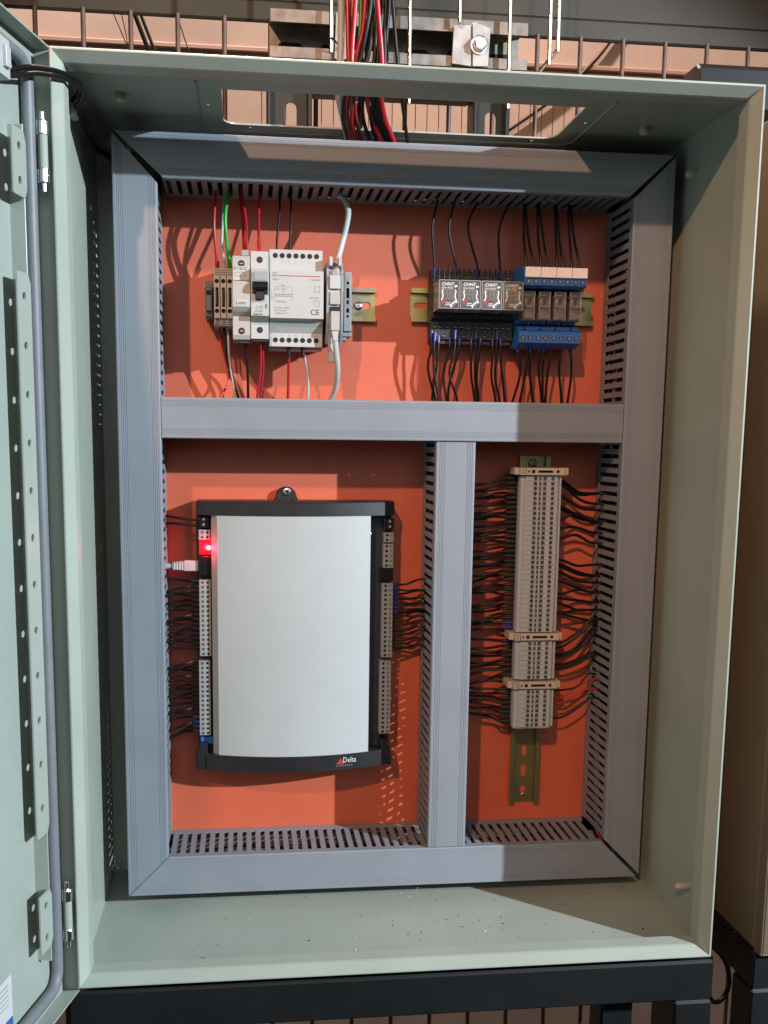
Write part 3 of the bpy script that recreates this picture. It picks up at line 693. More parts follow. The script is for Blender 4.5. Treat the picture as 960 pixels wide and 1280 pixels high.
# --- slim blue sockets with clear relays
def blue_socket(x0):
    T = thing('blue_relay_socket', (x0+8, 217, ZR), '', 'relay socket', 'slim blue relay sockets')
    prof_s = [(176, 596), (174, 597), (174, 607), (182, 614), (196, 617), (196, 650), (166, 651), (160, 653), (160, 662), (168, 672), (196, 676), (214, 674), (217, 655), (217, 620), (212, 594), (190, 592)]
    q = MB(); q.prism(prof_s, x0+0.12, x0+16.3, 'blue_plastic', xmap, bev=0.35); q.build('body', T)
    for z, y in ((656.5, 159.9), (601.6, 173.9)):
        for k in (0, 1):
            q = MB(); q.lathe((x0+4.4+7.6*k, y, z), (0, -1, 0), [(-1, 2.5), (0.2, 2.5)], 'hole', 12); q.lathe((x0+4.4+7.6*k, y-0.1, z), (0, -1, 0), [(0, 1.7), (0.5, 1.6)], 'zinc', 10)
            q.box(x0+4.4+7.6*k-1.4, x0+4.4+7.6*k+1.4, y-0.75, y-0.55, z-0.3, z+0.3, 'hole'); q.build('clamp_screw', T)
    q = MB(); q.box(x0+1.2, x0+6.4, 176.2, 178.4, 609.8, 610.6, 'hole'); q.box(x0+8, x0+15.4, 176.2, 178.4, 609.6, 610.4, 'hole'); q.box(x0+6.2, x0+7.2, 175.9, 179, 607.6, 612.6, 'hole'); q.build('wire_slots', T)
    q = MB(); q.box(x0+1, x0+15.4, 188, 196, 617, 621, 'blue_plastic', 0.5); q.build('step', T)
    return T
def slim_tag(x0):
    q = MB(); q.box(x0+0.3, x0+16.2, 157.2, 159.8, 660.2, 670.4, 'tag_pink', 0.4)
    return q.build('marker_tag', None, origin=(x0+8, 159, 665))
def slim_relay(x0):
    T = thing('slim_relay', (x0+8, 196, 634), '', 'relay', 'slim clear relays in blue sockets')
    q = MB(); q.box(x0+3.4, x0+12.8, 172, 195, 621, 634, 'coil_olive', 0.5); q.build('coil_block', T)
    q = MB(); q.lathe((x0+8, 180, 635), (0, 0, 1), [(0, 2.6), (9, 2.6)], 'copper', 10)
    for k in range(4): q.lathe((x0+8, 180, 636+2.2*k), (0, 0, 1), [(0, 2.9), (0.5, 2.9)], 'copper', 10)
    q.box(x0+3.8, x0+12.4, 174, 190, 644.4, 646, 'zinc', 0.3); q.build('coil', T)
    q = MB(); q.box(x0+2.2, x0+14.2, 168, 195.6, 619, 648, 'clear', 0.6); q.build('clear_cover', T)
    q = MB()
    for xa in (2.4, 14.0):
        q.tube([(x0+xa, 168.2, 619.2), (x0+xa, 168.2, 647.8)], 0.32, 'clear_edge', 6)
    q.tube([(x0+2.4, 168.2, 633.6), (x0+14, 168.2, 633.6)], 0.3, 'clear_edge', 6); q.build('cover_edges', T)
    q = MB(); q.tube(smooth_path([(x0-0.5, 190, 636), (x0+0.2, 176, 640), (x0+2.2, 168, 641), (x0+3.6, 166.6, 638), (x0+3.8, 166.6, 632), (x0+12.4, 166.6, 632), (x0+12.6, 166.6, 638), (x0+14, 168, 641), (x0+16, 176, 640), (x0+16.6, 190, 636)], 4), 0.5, 'zinc', 6); q.build('retaining_clip', T)
    print_text('8', x0+10.2, 622.5, 167.8, 4.0, 'print_light', T)
    return T
for i in range(4):
    x0 = 437.0+16.45*i; od = names4[i]
    if i == 0: BS = b_ = blue_socket(x0); SR = s_ = slim_relay(x0); TG = g_ = slim_tag(x0)
    else:
        b_ = dup(BS, (x0+8, 217, ZR)); s_ = dup(SR, (x0+8, 196, 634)); g_ = TG.copy(); COL.objects.link(g_); g_.location = Vector((x0+8, 159, 665))*MM
    b_['label'] = 'slim blue relay socket, %s from the black sockets' % od
    s_['label'] = 'slim clear relay in the %s blue socket from the left' % od
    tag(g_, 'blank pinkish white tag on top of the %s blue socket' % od, 'tag', 'blank tags on the blue sockets')

# ================================================================== terminal strip on the upright rail
def strip_terminal(z):
    T = thing('grey_terminal', (468, 217, z), '', 'terminal block', 'grey terminals of the upright strip')
    h = 2.58
    pr = [(445.2, 190), (445.2, 182), (446.2, 179.4), (448.8, 179), (449.4, 180.2), (451, 178.2), (485.6, 178.2), (486.4, 181.5), (487.8, 181.5), (488.2, 179.2), (490.2, 179.2), (490.8, 182), (490.8, 192), (487, 206), (486, 217), (452, 217), (449, 206)]
    q = MB(); q.prism(pr, z-h, z+h, 'terminal_grey', zmap); q.build('housing', T)
    q = MB(); q.prism(rect(450.8, 485.8, z-h+0.12, z+h-0.12), 177.6, 178.2, 'terminal_grey', fmap, holes=[circ(461.2, z, 2.15, 8), circ(480.2, z, 2.15, 8), rect(465.2, 467.6, z-2.0, z+1.6), rect(469.6, 473.4, z-2.0, z+1.8)], hd=3.5, hm='hole')
    q.build('face', T); return T
def bracket(z, label):
    T = thing('end_bracket', (467, 217, z), label, 'end bracket', 'beige end brackets on the strip')
    q = MB(); q.prism(rect(443.5, 492.5, z-3.9, z+3.9), 174.2, 214, 'beige_bracket', fmap, holes=[circ(484.5, z, 1.7), rect(463, 479, z-1.3, z+1.3), rect(456, 459.4, z-1.7, z+1.7), circ(452.6, z, 1.1)], hd=3, hm='hole', bev=0.4); q.build('body', T)
    q = MB(); q.box(438, 443.4, 178, 200, z-3.6, z+4.1, 'beige_bracket', 0.5); q.box(493, 497, 177, 199, z-3.7, z+4.0, 'beige_bracket', 0.5); q.build('side_wing', T)
    q = MB(); q.box(449, 449.6, 174.0, 176, z-3.4, z+3.2, 'hole'); q.box(446, 446.5, 174.0, 176, z-2.6, z+3.4, 'hole'); q.build('score_line', T); return T
bracket(463.2, 'beige end bracket at the top of the terminal strip')
bracket(284.0, 'beige bracket in the strip after the long terminal row')
bracket(230.0, 'lowest beige bracket, two thirds down the terminal strip')
rows = [(455.6-5.29*i, i, 'below the top beige bracket') for i in range(32)] + [(276.2-5.35*i, i, 'below the second beige bracket') for i in range(8)] + [(222.0-5.3*i, i, 'below the lowest beige bracket') for i in range(8)]
TT = None
for z, i, wh in rows:
    lb = 'grey strip terminal, %s %s' % (ORD[i], wh)
    if TT is None: TT = strip_terminal(z); TT['label'] = lb
    else: dup(TT, (468, 217, z), lb)
m = MB(); m.prism([(445.8, 190), (445.8, 183), (447, 180), (485.5, 179), (490.2, 183), (490.2, 192), (486, 206), (485, 217), (452, 217), (449, 206)], 182.0, 180.4, 'terminal_grey', zmap)
tag(m.build('end_cover', origin=(468, 217, 181)), 'thin grey end cover closing the bottom of the terminal strip', 'end cover')

# ================================================================== controller
def cap_y(x): return 168.0 + 22.0*((x-205.0)/106.0)**2
CT = thing('building_controller', (205, 224, 140), 'large white-fronted controller with black end caps and side connectors', 'controller')
q = MB(); q.box(101, 310, 203, 224, 142, 428, 'dark_plastic', 1.0); q.build('base_tray', CT)
q = MB(); q.box(119.6, 284.6, 186.5, 203, 157, 416.5, 'dark_plastic', 0.5); q.build('inner_frame', CT)
def cap(z0, z1, x0, x1, yb, name):
    n = 24; pts = [(x0+(x1-x0)*i/n, cap_y(x0+(x1-x0)*i/n)-1.0) for i in range(n+1)] + [(x1, yb), (x0, yb)]
    q = MB(); q.prism(pts, z1, z0, 'black_plastic', lambda a, b, d: (a, b, d), bev=0.8); return q.build(name, CT)
cap(415.6, 430, 102, 311, 222, 'top_cap')
cap(141, 158.2, 110, 300, 222, 'bottom_cap')
q = MB(); q.prism([(98.5, 141), (111, 141), (111, 170), (103, 170), (98.5, 152)], 186, 222, 'black_plastic', fmap, bev=0.8); q.build('bottom_corner', CT)
q = MB(); q.prism([(299.5, 141.2), (311, 141.2), (311, 150), (307, 168), (299.5, 170)], 185, 222, 'black_plastic', fmap, bev=0.8); q.build('bottom_corner', CT)
# textured top face of the cap: shallow vent ribs
q = MB()
for k in range(34):
    x = 130+4.6*k; q.box(x, x+2.2, cap_y(x)+6, 210, 430.0, 430.5, 'black_plastic')
q.build('vent_ribs', CT, kind='stuff')
# white cover, bowed outwards, with a bevelled left edge
n = 28; xs = [123.6+(284.6-123.6)*i/n for i in range(n+1)]; q = MB()
V = [(x, cap_y(x)-0.2, z) for z in (158.2, 415.4) for x in xs]
q.add(V, [(i, i+1, n+2+i, n+1+i) for i in range(n)], 'cover_white', True)
q.add([(284.6, cap_y(284.6)-0.2, 158.2), (284.9, 203, 158.2), (284.9, 203, 415.4), (284.6, cap_y(284.6)-0.2, 415.4)], [(0, 1, 2, 3)], 'cover_white')
q.build('front_cover', CT)
q = MB(); a = cap_y(123.6)-0.2
q.add([(123.6, a, 158.2), (117.4, a+7, 158.2), (117.4, a+7, 415.4), (123.6, a, 415.4), (117.4, 203, 158.2), (117.4, 203, 415.4)], [(0, 1, 2, 3), (1, 4, 5, 2)], 'cover_edge'); q.build('cover_edge', CT)
# mounting ear and its screw
q = MB(); ear = [(183, 428), (211, 428)] + [(197+11*math.cos(t), 434+10*math.sin(t)) for t in [math.pi*i/12 for i in range(13)]]
q.prism(ear, 216, 224.5, 'black_plastic', fmap, bev=1.0); q.build('mounting_ear', CT)
screw((197.6, 216, 439), 4.6, 'bright screw in the black ear on top of the controller', 'controller screws')
# connectors down both sides
def connector(x0, x1, zt, rows, pitch, hr=1.55, left=True):
    zb = zt-rows*pitch; hs = []
    for r in range(rows):
        zc = zt-(r+0.5)*pitch
        hs += [circ(x0+(x1-x0)*0.30, zc, hr, 8), circ(x0+(x1-x0)*0.74, zc, hr*0.92, 8)]
    q = MB(); q.prism(rect(x0, x1, zb, zt), 189.5, 203.5, 'connector_grey', fmap, holes=hs, hd=2.2, hm='hole', bev=0.4); o = q.build('plug_connector', CT)
    q = MB()
    xs_ = x0+(x1-x0)*(0.30 if left else 0.74)
    for r in range(rows):
        zc = zt-(r+0.5)*pitch; q.lathe((xs_, 191.4, zc), (0, -1, 0), [(0, hr*0.9), (0.5, hr*0.8)], 'zinc', 8)
    k = q.build('screw_row', o, kind='stuff'); return o
connector(104.2, 116.4, 399.6, 2, 5.2); connector(104.0, 116.2, 346.6, 16, 5.12); connector(102.8, 114.8, 259.6, 16, 5.12)
connector(300.6, 310.8, 396.6, 2, 5.2, left=False); connector(300.2, 310.6, 384.6, 5, 5.2, left=False); connector(299.4, 310.8, 341.8, 16, 5.08, left=False); connector(298.0, 310.0, 256.2, 16, 5.08, left=False)
for x0, x1, zt in ((104.5, 115, 414), (300.5, 311, 412)):
    q = MB(); q.prism(rect(x0, x1, zt-12.5, zt), 190.5, 203.5, 'black_gloss', fmap, bev=0.5); o = q.build('power_plug', CT)
    q = MB()
    for k in (0, 1): q.lathe((x0+(5 if x0 < 200 else 6), 190.6, zt-3.2-5.6*k), (0, -1, 0), [(0, 1.5), (0.4, 1.4)], 'zinc', 10)
    q.build('plug_screws', o)
q = MB(); q.box(103.6, 118.4, 190, 203, 351.5, 371.6, 'black_gloss', 0.5); q.build('network_jack', CT)
q = MB(); q.box(296.5, 311, 192, 203, 344.2, 357.6, 'black_gloss', 0.5); q.build('service_jack', CT)
q = MB(); q.box(103.5, 117, 194, 203, 167, 174.5, 'blue_plastic', 0.4); q.build('blue_clip', CT)
q = MB(); q.box(104.5, 117.2, 194.5, 203, 373, 388.4, 'led_red_body', 0.6); o = q.build('led_housing', CT)
q = MB(); q.lathe((114.4, 194.3, 380.4), (0, -1, 0), [(0, 2.3), (1.6, 2.2), (2.6, 1.5), (3.0, 0.5)], 'led_red', 12); q.build('red_light', o)
q = MB(); q.lathe((285.8, 190.5, 396), (0, -1, 0), [(0, 0.9), (0.8, 0.6)], 'led_green', 8); q.build('green_light', CT)
l = bpy.data.lights.new('led_glow', 'POINT'); l.energy = 0.06; l.color = (1.0, 0.02, 0.06); l.shadow_soft_size = 0.003
lo = bpy.data.objects.new('led_glow', l); COL.objects.link(lo); lo.location = (0.1115, 0.186, 0.3804)
# maker's mark on the lower cap: red triangle and lettering bent round the cap
def bend(o, off=0.25):
    o0 = Vector(CT['_o'])
    for v in o.data.vertices: v.co.y = (cap_y(v.co.x/MM+o0.x)-1.0-off-o0.y)*MM
q = MB(); q.add([(248.6, 0, 147.6), (257.6, 0, 147.6), (254.2, 0, 154.2)], [(0, 1, 2)], 'print_red'); bend(q.build('red_triangle', CT))
bend(print_text('Delta', 256.2, 149.0, 0, 8.4, 'logo_white', CT, sx=0.80, bold=0.006), 0.35)
bend(print_text('C O N T R O L S', 249.0, 145.0, 0, 2.4, 'print_light', CT, sx=1.0))

# ================================================================== wires
def wire(pts, r, mt, label, grp, ferrules=(), cat='wire', n=6, per=5, name=None):
    """ferrules: (point, point, radius, material, part name)"""
    q = wire_mesh(pts, r, mt, n, per)
    o = q.build(name or 'wire', origin=pts[0]); tag(o, label, cat, grp)
    for a, b, fr, fm, fn in ferrules:
        k = MB(); k.cyl(a, b, fr, fm, 10, fr*0.92); k.build(fn, o)
    return o
RND = random.Random(3)
# --- upper left, above the devices
G = 'wires above the breaker and transformer'
wire([(124, 196, 748), (125, 192, 736), (123.5, 186, 704), (126, 190, 672), (126.5, 196, 660)], 1.6, 'wire_red', 'red wire into the top of the leftmost beige terminal', G, [((126.2, 191.5, 672), (126.4, 196, 662), 2.2, 'wire_red', 'ferrule')])
wire([(134, 205, 748), (133.5, 202, 735), (131, 194, 694), (132.6, 194, 672), (132.8, 198, 660)], 1.4, 'wire_white', 'thin white wire beside the green one above the beige terminals', G, [((132.5, 194, 674), (132.8, 197, 662), 1.9, 'light_plastic', 'ferrule')])
wire([(138, 196, 750), (138, 190, 738), (134.6, 182, 712), (137, 186, 680), (139, 194, 660)], 2.0, 'wire_green', 'bright green wire into the right beige terminal', G, [((138, 189, 676), (139, 194, 662), 2.3, 'wire_green', 'ferrule')])
wire([(149, 200, 750), (149.5, 197, 737), (152, 186, 713), (152.6, 176, 690), (153, 168, 674)], 1.4, 'wire_red', 'left one of two red wires into the fuse holder', G)
wire([(150.6, 196, 750), (151.4, 193, 737), (155, 182, 713), (156, 172, 690), (156, 166, 674)], 1.4, 'wire_red', 'right one of two red wires into the fuse holder', G)
wire([(169, 198, 750), (169, 193, 737), (168, 184, 713), (168, 174, 690), (168.4, 170, 674)], 1.4, 'wire_red', 'red wire into the top of the circuit breaker', G, [((168, 175, 690), (168.3, 170, 677), 2.0, 'wire_red', 'ferrule')])
wire([(189.5, 200, 752), (189.6, 196, 742), (188.8, 190, 718), (186.4, 186, 694), (186.2, 184, 676)], 1.2, 'wire_black', 'left black wire into the top of the transformer', G)
wire([(200, 200, 752), (200.4, 196, 742), (201, 190, 718), (199.4, 186, 694), (199.2, 184, 676)], 1.2, 'wire_black', 'right black wire into the top of the transformer', G)
wire([(250, 205, 752), (251, 196, 744), (258, 184, 726), (255.4, 176, 706), (247.4, 168, 676), (245, 166, 668)], 3.0, 'cable_white', 'thick white network cable dropping into the coupler', G, cat='cable', n=10, name='network_cable')
# --- below
G = 'wires below the breaker and transformer'
wire([(127, 198, 612), (129, 202, 596), (134, 208, 574), (136.6, 208, 554), (130, 204, 541), (126, 202, 530)], 1.3, 'wire_red', 'red wire curling left below the beige terminals', G)
wire([(132, 194, 610), (133.4, 192, 592), (135.6, 192, 574), (142, 196, 550), (147, 200, 536), (149, 202, 526)], 1.5, 'wire_black', 'black wire below the middle beige terminal', G)
wire([(136, 194, 610), (136.8, 190, 592), (137.8, 190, 574), (141, 194, 552), (144.4, 200, 536), (146, 202, 526)], 1.2, 'wire_white', 'thin white wire beside the black one below the beige terminals', G)
wire([(153, 172, 596), (154, 174, 588), (156, 180, 566), (156.5, 188, 544), (156.5, 196, 528)], 1.4, 'wire_black', 'black wire below the fuse holder', G, [((153.2, 172, 594), (154.2, 175, 586), 2.4, 'sleeve_black', 'ferrule')])
wire([(169, 172, 596), (169.6, 176, 584), (169.4, 184, 563), (166.6, 190, 543), (165.6, 198, 528)], 1.3, 'wire_red', 'left red wire below the circuit breaker', G)
wire([(170.5, 174, 596), (171.4, 178, 584), (172, 188, 565), (169.6, 194, 543), (169, 200, 528)], 1.3, 'wire_red', 'right red wire below the circuit breaker', G)
wire([(197.4, 174, 592), (197.8, 176, 584), (198, 184, 563), (197.8, 192, 541), (197.6, 198, 526)], 1.4, 'wire_red', 'red wire with a black sleeve below the transformer', G, [((197.5, 174.5, 589), (197.9, 177, 577), 2.2, 'sleeve_black', 'sleeve')])
wire([(211, 174, 592), (212, 176, 584), (217.6, 184, 563), (218.6, 192, 541), (218.4, 198, 526)], 1.4, 'wire_white', 'white wire with a black sleeve below the transformer', G, [((211, 174.5, 589), (212.6, 177, 577), 2.2, 'sleeve_black', 'sleeve')])
wire([(243.4, 157, 598), (244, 158, 588), (247, 166, 566), (246.6, 180, 548), (241.5, 192, 534), (238, 198, 526)], 2.9, 'cable_white', 'thick white network cable leaving the coupler downwards', G, cat='cable', n=10, name='network_cable')
# --- above the relays
G = 'black wires above the relays'
R4 = [[(354, 748), (347, 714), (350.4, 672)], [(372, 748), (364.4, 712), (373, 673)], [(397, 748), (384.5, 715), (396.2, 672)], [(430, 748), (417.5, 713), (420.4, 671)]]
for i, (a, b, c) in enumerate(R4):
    wire([(a[0]+1, 203, a[1]+8), (a[0], 198, a[1]-3), (b[0], 194, b[1]), (c[0], 197, c[1]+4), (c[0], 199.5, c[1]-6)], 1.25, 'wire_black', 'black wire with blue ferrule above the %s clear relay from the left' % names4[i], G,
         [((c[0], 197.4, c[1]+2), (c[0], 199, c[1]-7), 1.9, 'ferrule_blue', 'ferrule')])
S8 = [[(444, 742), (444, 703), (446, 675)], [(445, 742), (449.5, 701), (454, 675)], [(458, 744), (459.5, 701), (461.4, 676)], [(459.4, 744), (465.5, 701), (469, 674)],
      [(477, 743), (478, 708), (479, 675)], [(478.4, 743), (482.4, 702), (485.4, 675)], [(493, 743), (491, 724), (495, 675)], [(494, 743), (497.5, 708), (503, 675)]]
for i, (a, b, c) in enumerate(S8):
    wire([(a[0], 202, a[1]+10), (a[0], 197, a[1]), (b[0], 192, b[1]), (c[0], 188, c[1]+6), (c[0], 187, c[1]-4)], 1.35, 'wire_black', '%s black wire above the blue sockets, counted from the left' % ORD[i], G,
         [((c[0], 188.2, c[1]+5), (c[0], 187, c[1]-3), 1.9, 'sleeve_black', 'ferrule')])
# --- below the relays
G = 'black wires below the relays'
BR = [[(349, 611), (349, 592), (346, 570), (355, 538)], [(352, 607), (351, 592), (351.6, 570), (358, 538)], [(356.4, 606), (356.4, 592), (355, 570), (352, 545)],
      [(369, 604), (368.4, 590), (363, 565), (367, 539)], [(373.4, 610), (373, 590), (368.6, 565), (378, 539)], [(379.6, 604), (378.6, 590), (370.6, 560), (368.6, 539)],
      [(392, 604), (392, 582), (393, 563), (398, 538)], [(396.4, 610), (396, 591), (396, 563), (400, 538)], [(402, 604), (401, 591), (399, 563), (402.4, 538)],
      [(415, 604), (415, 583), (415, 563), (421, 538)], [(419, 610), (418.4, 591), (418, 563), (424, 538)], [(423.6, 604), (424, 583), (428, 555), (431, 537)]]
for i, pts in enumerate(BR):
    yy = 193 if i % 3 == 1 else 197
    P3 = [(pts[0][0], yy+2, pts[0][1]), (pts[1][0], yy, pts[1][1]), (pts[2][0], yy+2, pts[2][1]), (pts[3][0], yy+5, pts[3][1]), (pts[3][0]+1, yy+8, pts[3][1]-14)]
    wire(P3, 1.25, 'wire_black', '%s black wire below the %s relay socket from the left' % (['left', 'middle', 'right'][i % 3], names4[i//3]), G,
         [((pts[0][0], yy+2, pts[0][1]), (pts[0][0]*0.6+pts[1][0]*0.4, yy+1, pts[0][1]-9), 2.0, 'ferrule_blue', 'ferrule')])
BS8 = [[(439, 594), (443, 578), (444, 561), (439, 537)], [(450, 597), (451, 580), (450.4, 566), (447, 537)], [(454, 594), (454, 580), (455, 567), (461, 537)], [(464, 595), (464, 582), (465, 568), (471, 537)],
       [(469, 595), (468.6, 582), (469, 567), (472.4, 537)], [(478, 595), (475.4, 580), (474, 561), (475, 538)], [(487, 595), (486.6, 582), (487.4, 568), (493, 538)], [(497, 595), (499, 582), (501, 567), (500, 538)]]
for i, pts in enumerate(BS8):
    P3 = [(pts[0][0], 190, pts[0][1]+3), (pts[1][0], 190, pts[1][1]), (pts[2][0], 193, pts[2][1]), (pts[3][0], 199, pts[3][1]), (pts[3][0], 203, pts[3][1]-14)]
    wire(P3, 1.3, 'wire_black', '%s black wire below the blue sockets, counted from the left' % ORD[i], G,
         [((pts[0][0], 190, pts[0][1]+2), (pts[1][0]*0.4+pts[0][0]*0.6, 190, pts[0][1]-6), 2.1, 'ferrule_blue' if i < 5 else 'sleeve_black', 'ferrule')])
# --- terminal strip, left flank to the upright duct
G = 'black wires left of the terminal strip'
segs = [('long upper row', rows[:32]), ('middle row', rows[32:40]), ('bottom row', rows[40:])]
for nm, rw in segs:
    N = len(rw)
    for i, (z, _, _) in enumerate(rw):
        if nm == 'long upper row': dz = -4.5+1.5*math.sin(i*1.7)-1.0*(i % 2)+(2.5 if i in (4, 13, 24) else 0)
        elif nm == 'middle row': dz = [3, -2, -1.5, 1.2, -3, -8, -10, -12][i]
        else: dz = [3, 1.5, 5, 3, 8, 7, 6, 9][i]
        j = RND.uniform(-2.4, 2.2); yy = 196+RND.uniform(-9, 7); dz += RND.choice((0, 0, RND.uniform(-6, 4)))
        x1 = 386
        P3 = [(443, 195, z), (434, 195.5, z-0.4), (421+RND.uniform(-4, 4), yy, z+dz*0.35+j), (404, yy+3, z+dz*RND.uniform(0.5, 1.0)-1+j*RND.uniform(0.2, 1.2)), (391, yy+3, z+dz), (372, yy+6, z+dz+RND.uniform(-2, 2))]
        bl = (nm == 'long upper row' and i >= 30)
        wire(P3, 1.5 if nm != 'bottom row' else 1.35, 'wire_black', 'black wire leaving left from the strip, %s terminal of its %s' % (ORD[i], nm), G,
             [((446, 194.6, z), (434.5, 195.4, z-0.3), 2.15, 'ferrule_blue' if bl else 'sleeve_dark', 'ferrule')])
# --- terminal strip, right flank to the right duct
G = 'wires right of the terminal strip'
RW = [[(498, 452), (518, 440), (541, 439)], [(498, 447), (519, 432), (539, 428)], [(498, 435), (519, 423), (542, 421)], [(498, 424), (519, 414), (542, 409)], [(498, 411), (515, 417), (540, 407)], [(497, 401), (513, 402), (541, 396)],
      [(498, 390), (516, 393), (539, 385)], [(499, 366), (519, 359), (542, 360)], [(499, 361), (520, 352), (543, 348)], [(499, 352), (520, 342), (543, 340)], [(499, 342), (520, 334), (544, 329)], [(500, 328), (521, 332), (544, 329)],
      [(500, 323), (521, 320), (544, 318)], [(500, 317), (522, 309), (545, 309)], [(501, 307), (522, 309), (543, 309)], [(501, 306), (522, 300), (545, 297)], [(502, 273), (523, 284), (545, 299)], [(502, 268), (523, 279), (545, 293)],
      [(503, 260), (521, 266), (543, 286)], [(503, 257), (526, 266), (546, 279)], [(503, 248), (524, 252), (546, 260)], [(503, 244), (524, 248), (547, 257)], [(504, 219), (525, 222), (543, 236)], [(505, 211), (525, 222), (545, 230)],
      [(505, 204), (526, 213), (545, 219)], [(506, 187), (526, 196), (547, 208)]]
k = 0
for i, (a, b, c) in enumerate(RW):
    dbl = 2 if i in (0, 3, 8, 18) else 1
    for d in range(dbl):
        yy = 196+3*d+RND.uniform(-1.5, 1.5); o_ = -2.4*d
        mt = 'wire_red' if i in (23, 24) else 'wire_black'
        lb = 'thin red wire right of the bottom terminal row' if False else '%s %s wire right of the terminal strip, from the top' % (ORD[k], 'dark red' if mt == 'wire_red' else 'black')
        wire([(488, 196, a[1]+1+o_), (a[0], yy, a[1]+o_), (b[0]-2, yy+1, b[1]+o_+0.6), (c[0]-8, yy+2, c[1]+0.4*o_+0.3), (c[0]+1, yy+2, c[1]), (c[0]+16, yy-3, c[1]-3)], 1.6 if i < 22 else 1.2, mt, lb, G)
        k += 1
# --- controller, left side
G = 'wires left of the controller'
for bi, (zt, nm) in enumerate(((346.6, 'upper'), (259.6, 'lower'))):
    for r in range(16):
        if bi == 0 and r in (15,): continue
        z = zt-(r+0.5)*5.12; yy = 199+RND.uniform(-6, 7); dz = RND.uniform(-7, 4)-(2 if bi else 0)-(7 if bi and r > 12 else 0)
        bl = bi == 1 and r >= 12
        wire([(105, 198, z), (97, 199, z+0.3), (88, yy, z+dz*0.2), (78, yy+2, z+dz*0.7), (70, yy+1, z+dz), (56, yy+4, z+dz-2)], 1.45, 'wire_black', 'black wire into the %s left connector of the controller, %s from its top' % (nm, ORD[r]), G,
             [((104.4, 198, z), (96, 199.2, z+0.3), 2.2, 'ferrule_blue' if bl else 'sleeve_dark', 'ferrule')])
for k_, (z, w_) in enumerate(((409.5, 0), (404, -2))):
    wire([(105, 196, z), (96, 196, z+0.4), (84, 195, z+2+w_*0.2), (71, 197, z+4+w_), (56, 202, z+3+w_)], 1.5, 'wire_black', '%s of two black supply wires at the top left of the controller' % ('upper' if k_ == 0 else 'lower'), G)
T = thing('network_plug', (103, 198, 361), 'translucent network plug glowing red below the red light', 'plug')
q = MB(); q.box(88, 103.4, 193, 202, 355.6, 366.6, 'light_plastic', 0.7); q.build('plug_body', T)
q = MB(); q.prism([(88, 356.2), (88, 366), (76, 364), (76, 358)], 193.6, 201.4, 'cable_white', fmap, bev=0.6)
for k in range(4): q.box(77.5+2.8*k, 78.9+2.8*k, 193.0, 202, 357.0-0.1*k, 365.2+0.1*k, 'cable_white', 0.3)
q.build('boot', T)
wire([(80, 197.5, 361), (72, 198, 360.6), (62, 199, 358), (52, 200, 348)], 2.9, 'cable_white', 'white network cable entering the left duct beside the controller', G, cat='cable', n=10, name='network_cable')
# --- controller, right side
G = 'wires right of the controller'
for r in range(15):
    z = 341.8-(r+0.5)*5.08; tgt = 344-5.4*r+[2, -1, 1, -1.5, 0, 1, -2, 0, 2, -1, 1, 0, -1, 1, 0][r]-(3 if r < 7 else -3)
    yy = 199+RND.uniform(-7, 6); tgt += RND.uniform(-3, 3)
    wire([(309, 198, z), (317, 199, z), (326, yy, z*0.7+tgt*0.3-0.8), (337, yy+2, tgt*0.8+z*0.2), (346, yy+1, tgt), (360, yy-2, tgt-5)], 1.25, 'wire_black', 'black wire right of the controller, %s from the top' % ORD[r], G,
         [((309.5, 198, z), (317.4 if r < 7 else 315.5, 199, z), 2.15, 'ferrule_blue' if r < 7 else 'sleeve_black', 'ferrule')])
# --- wires lying inside the ducts, glimpsed through the slots
for ori, v0, v1, a, b, nn, wh in (('h', 744, 776, 85, 530, 13, 'top'), ('h', 24, 54, 90, 520, 7, 'bottom'), ('v', 350, 383, 70, 484, 15, 'middle upright'), ('v', 548, 580, 60, 735, 13, 'right'), ('v', 34, 66, 60, 735, 11, 'left')):
    q = MB()
    for k in range(nn):
        p = []; v = RND.uniform(v0, v1); y = RND.uniform(168, 218)
        for t in range(9):
            v = min(v1, max(v0, v+RND.uniform(-6, 6))); y = min(219, max(164, y+RND.uniform(-8, 8))); l_ = a+(b-a)*t/8
            p.append((l_, y, v) if ori == 'h' else (v, y, l_))
        q.tube(smooth_path(p, 3), RND.uniform(1.2, 1.8), 'wire_red' if RND.random() < 0.12 else 'wire_black', 5)
    tag(q.build('duct_wiring', kind='stuff'), 'loose dark wires seen through the slots of the %s duct' % wh, 'wires')
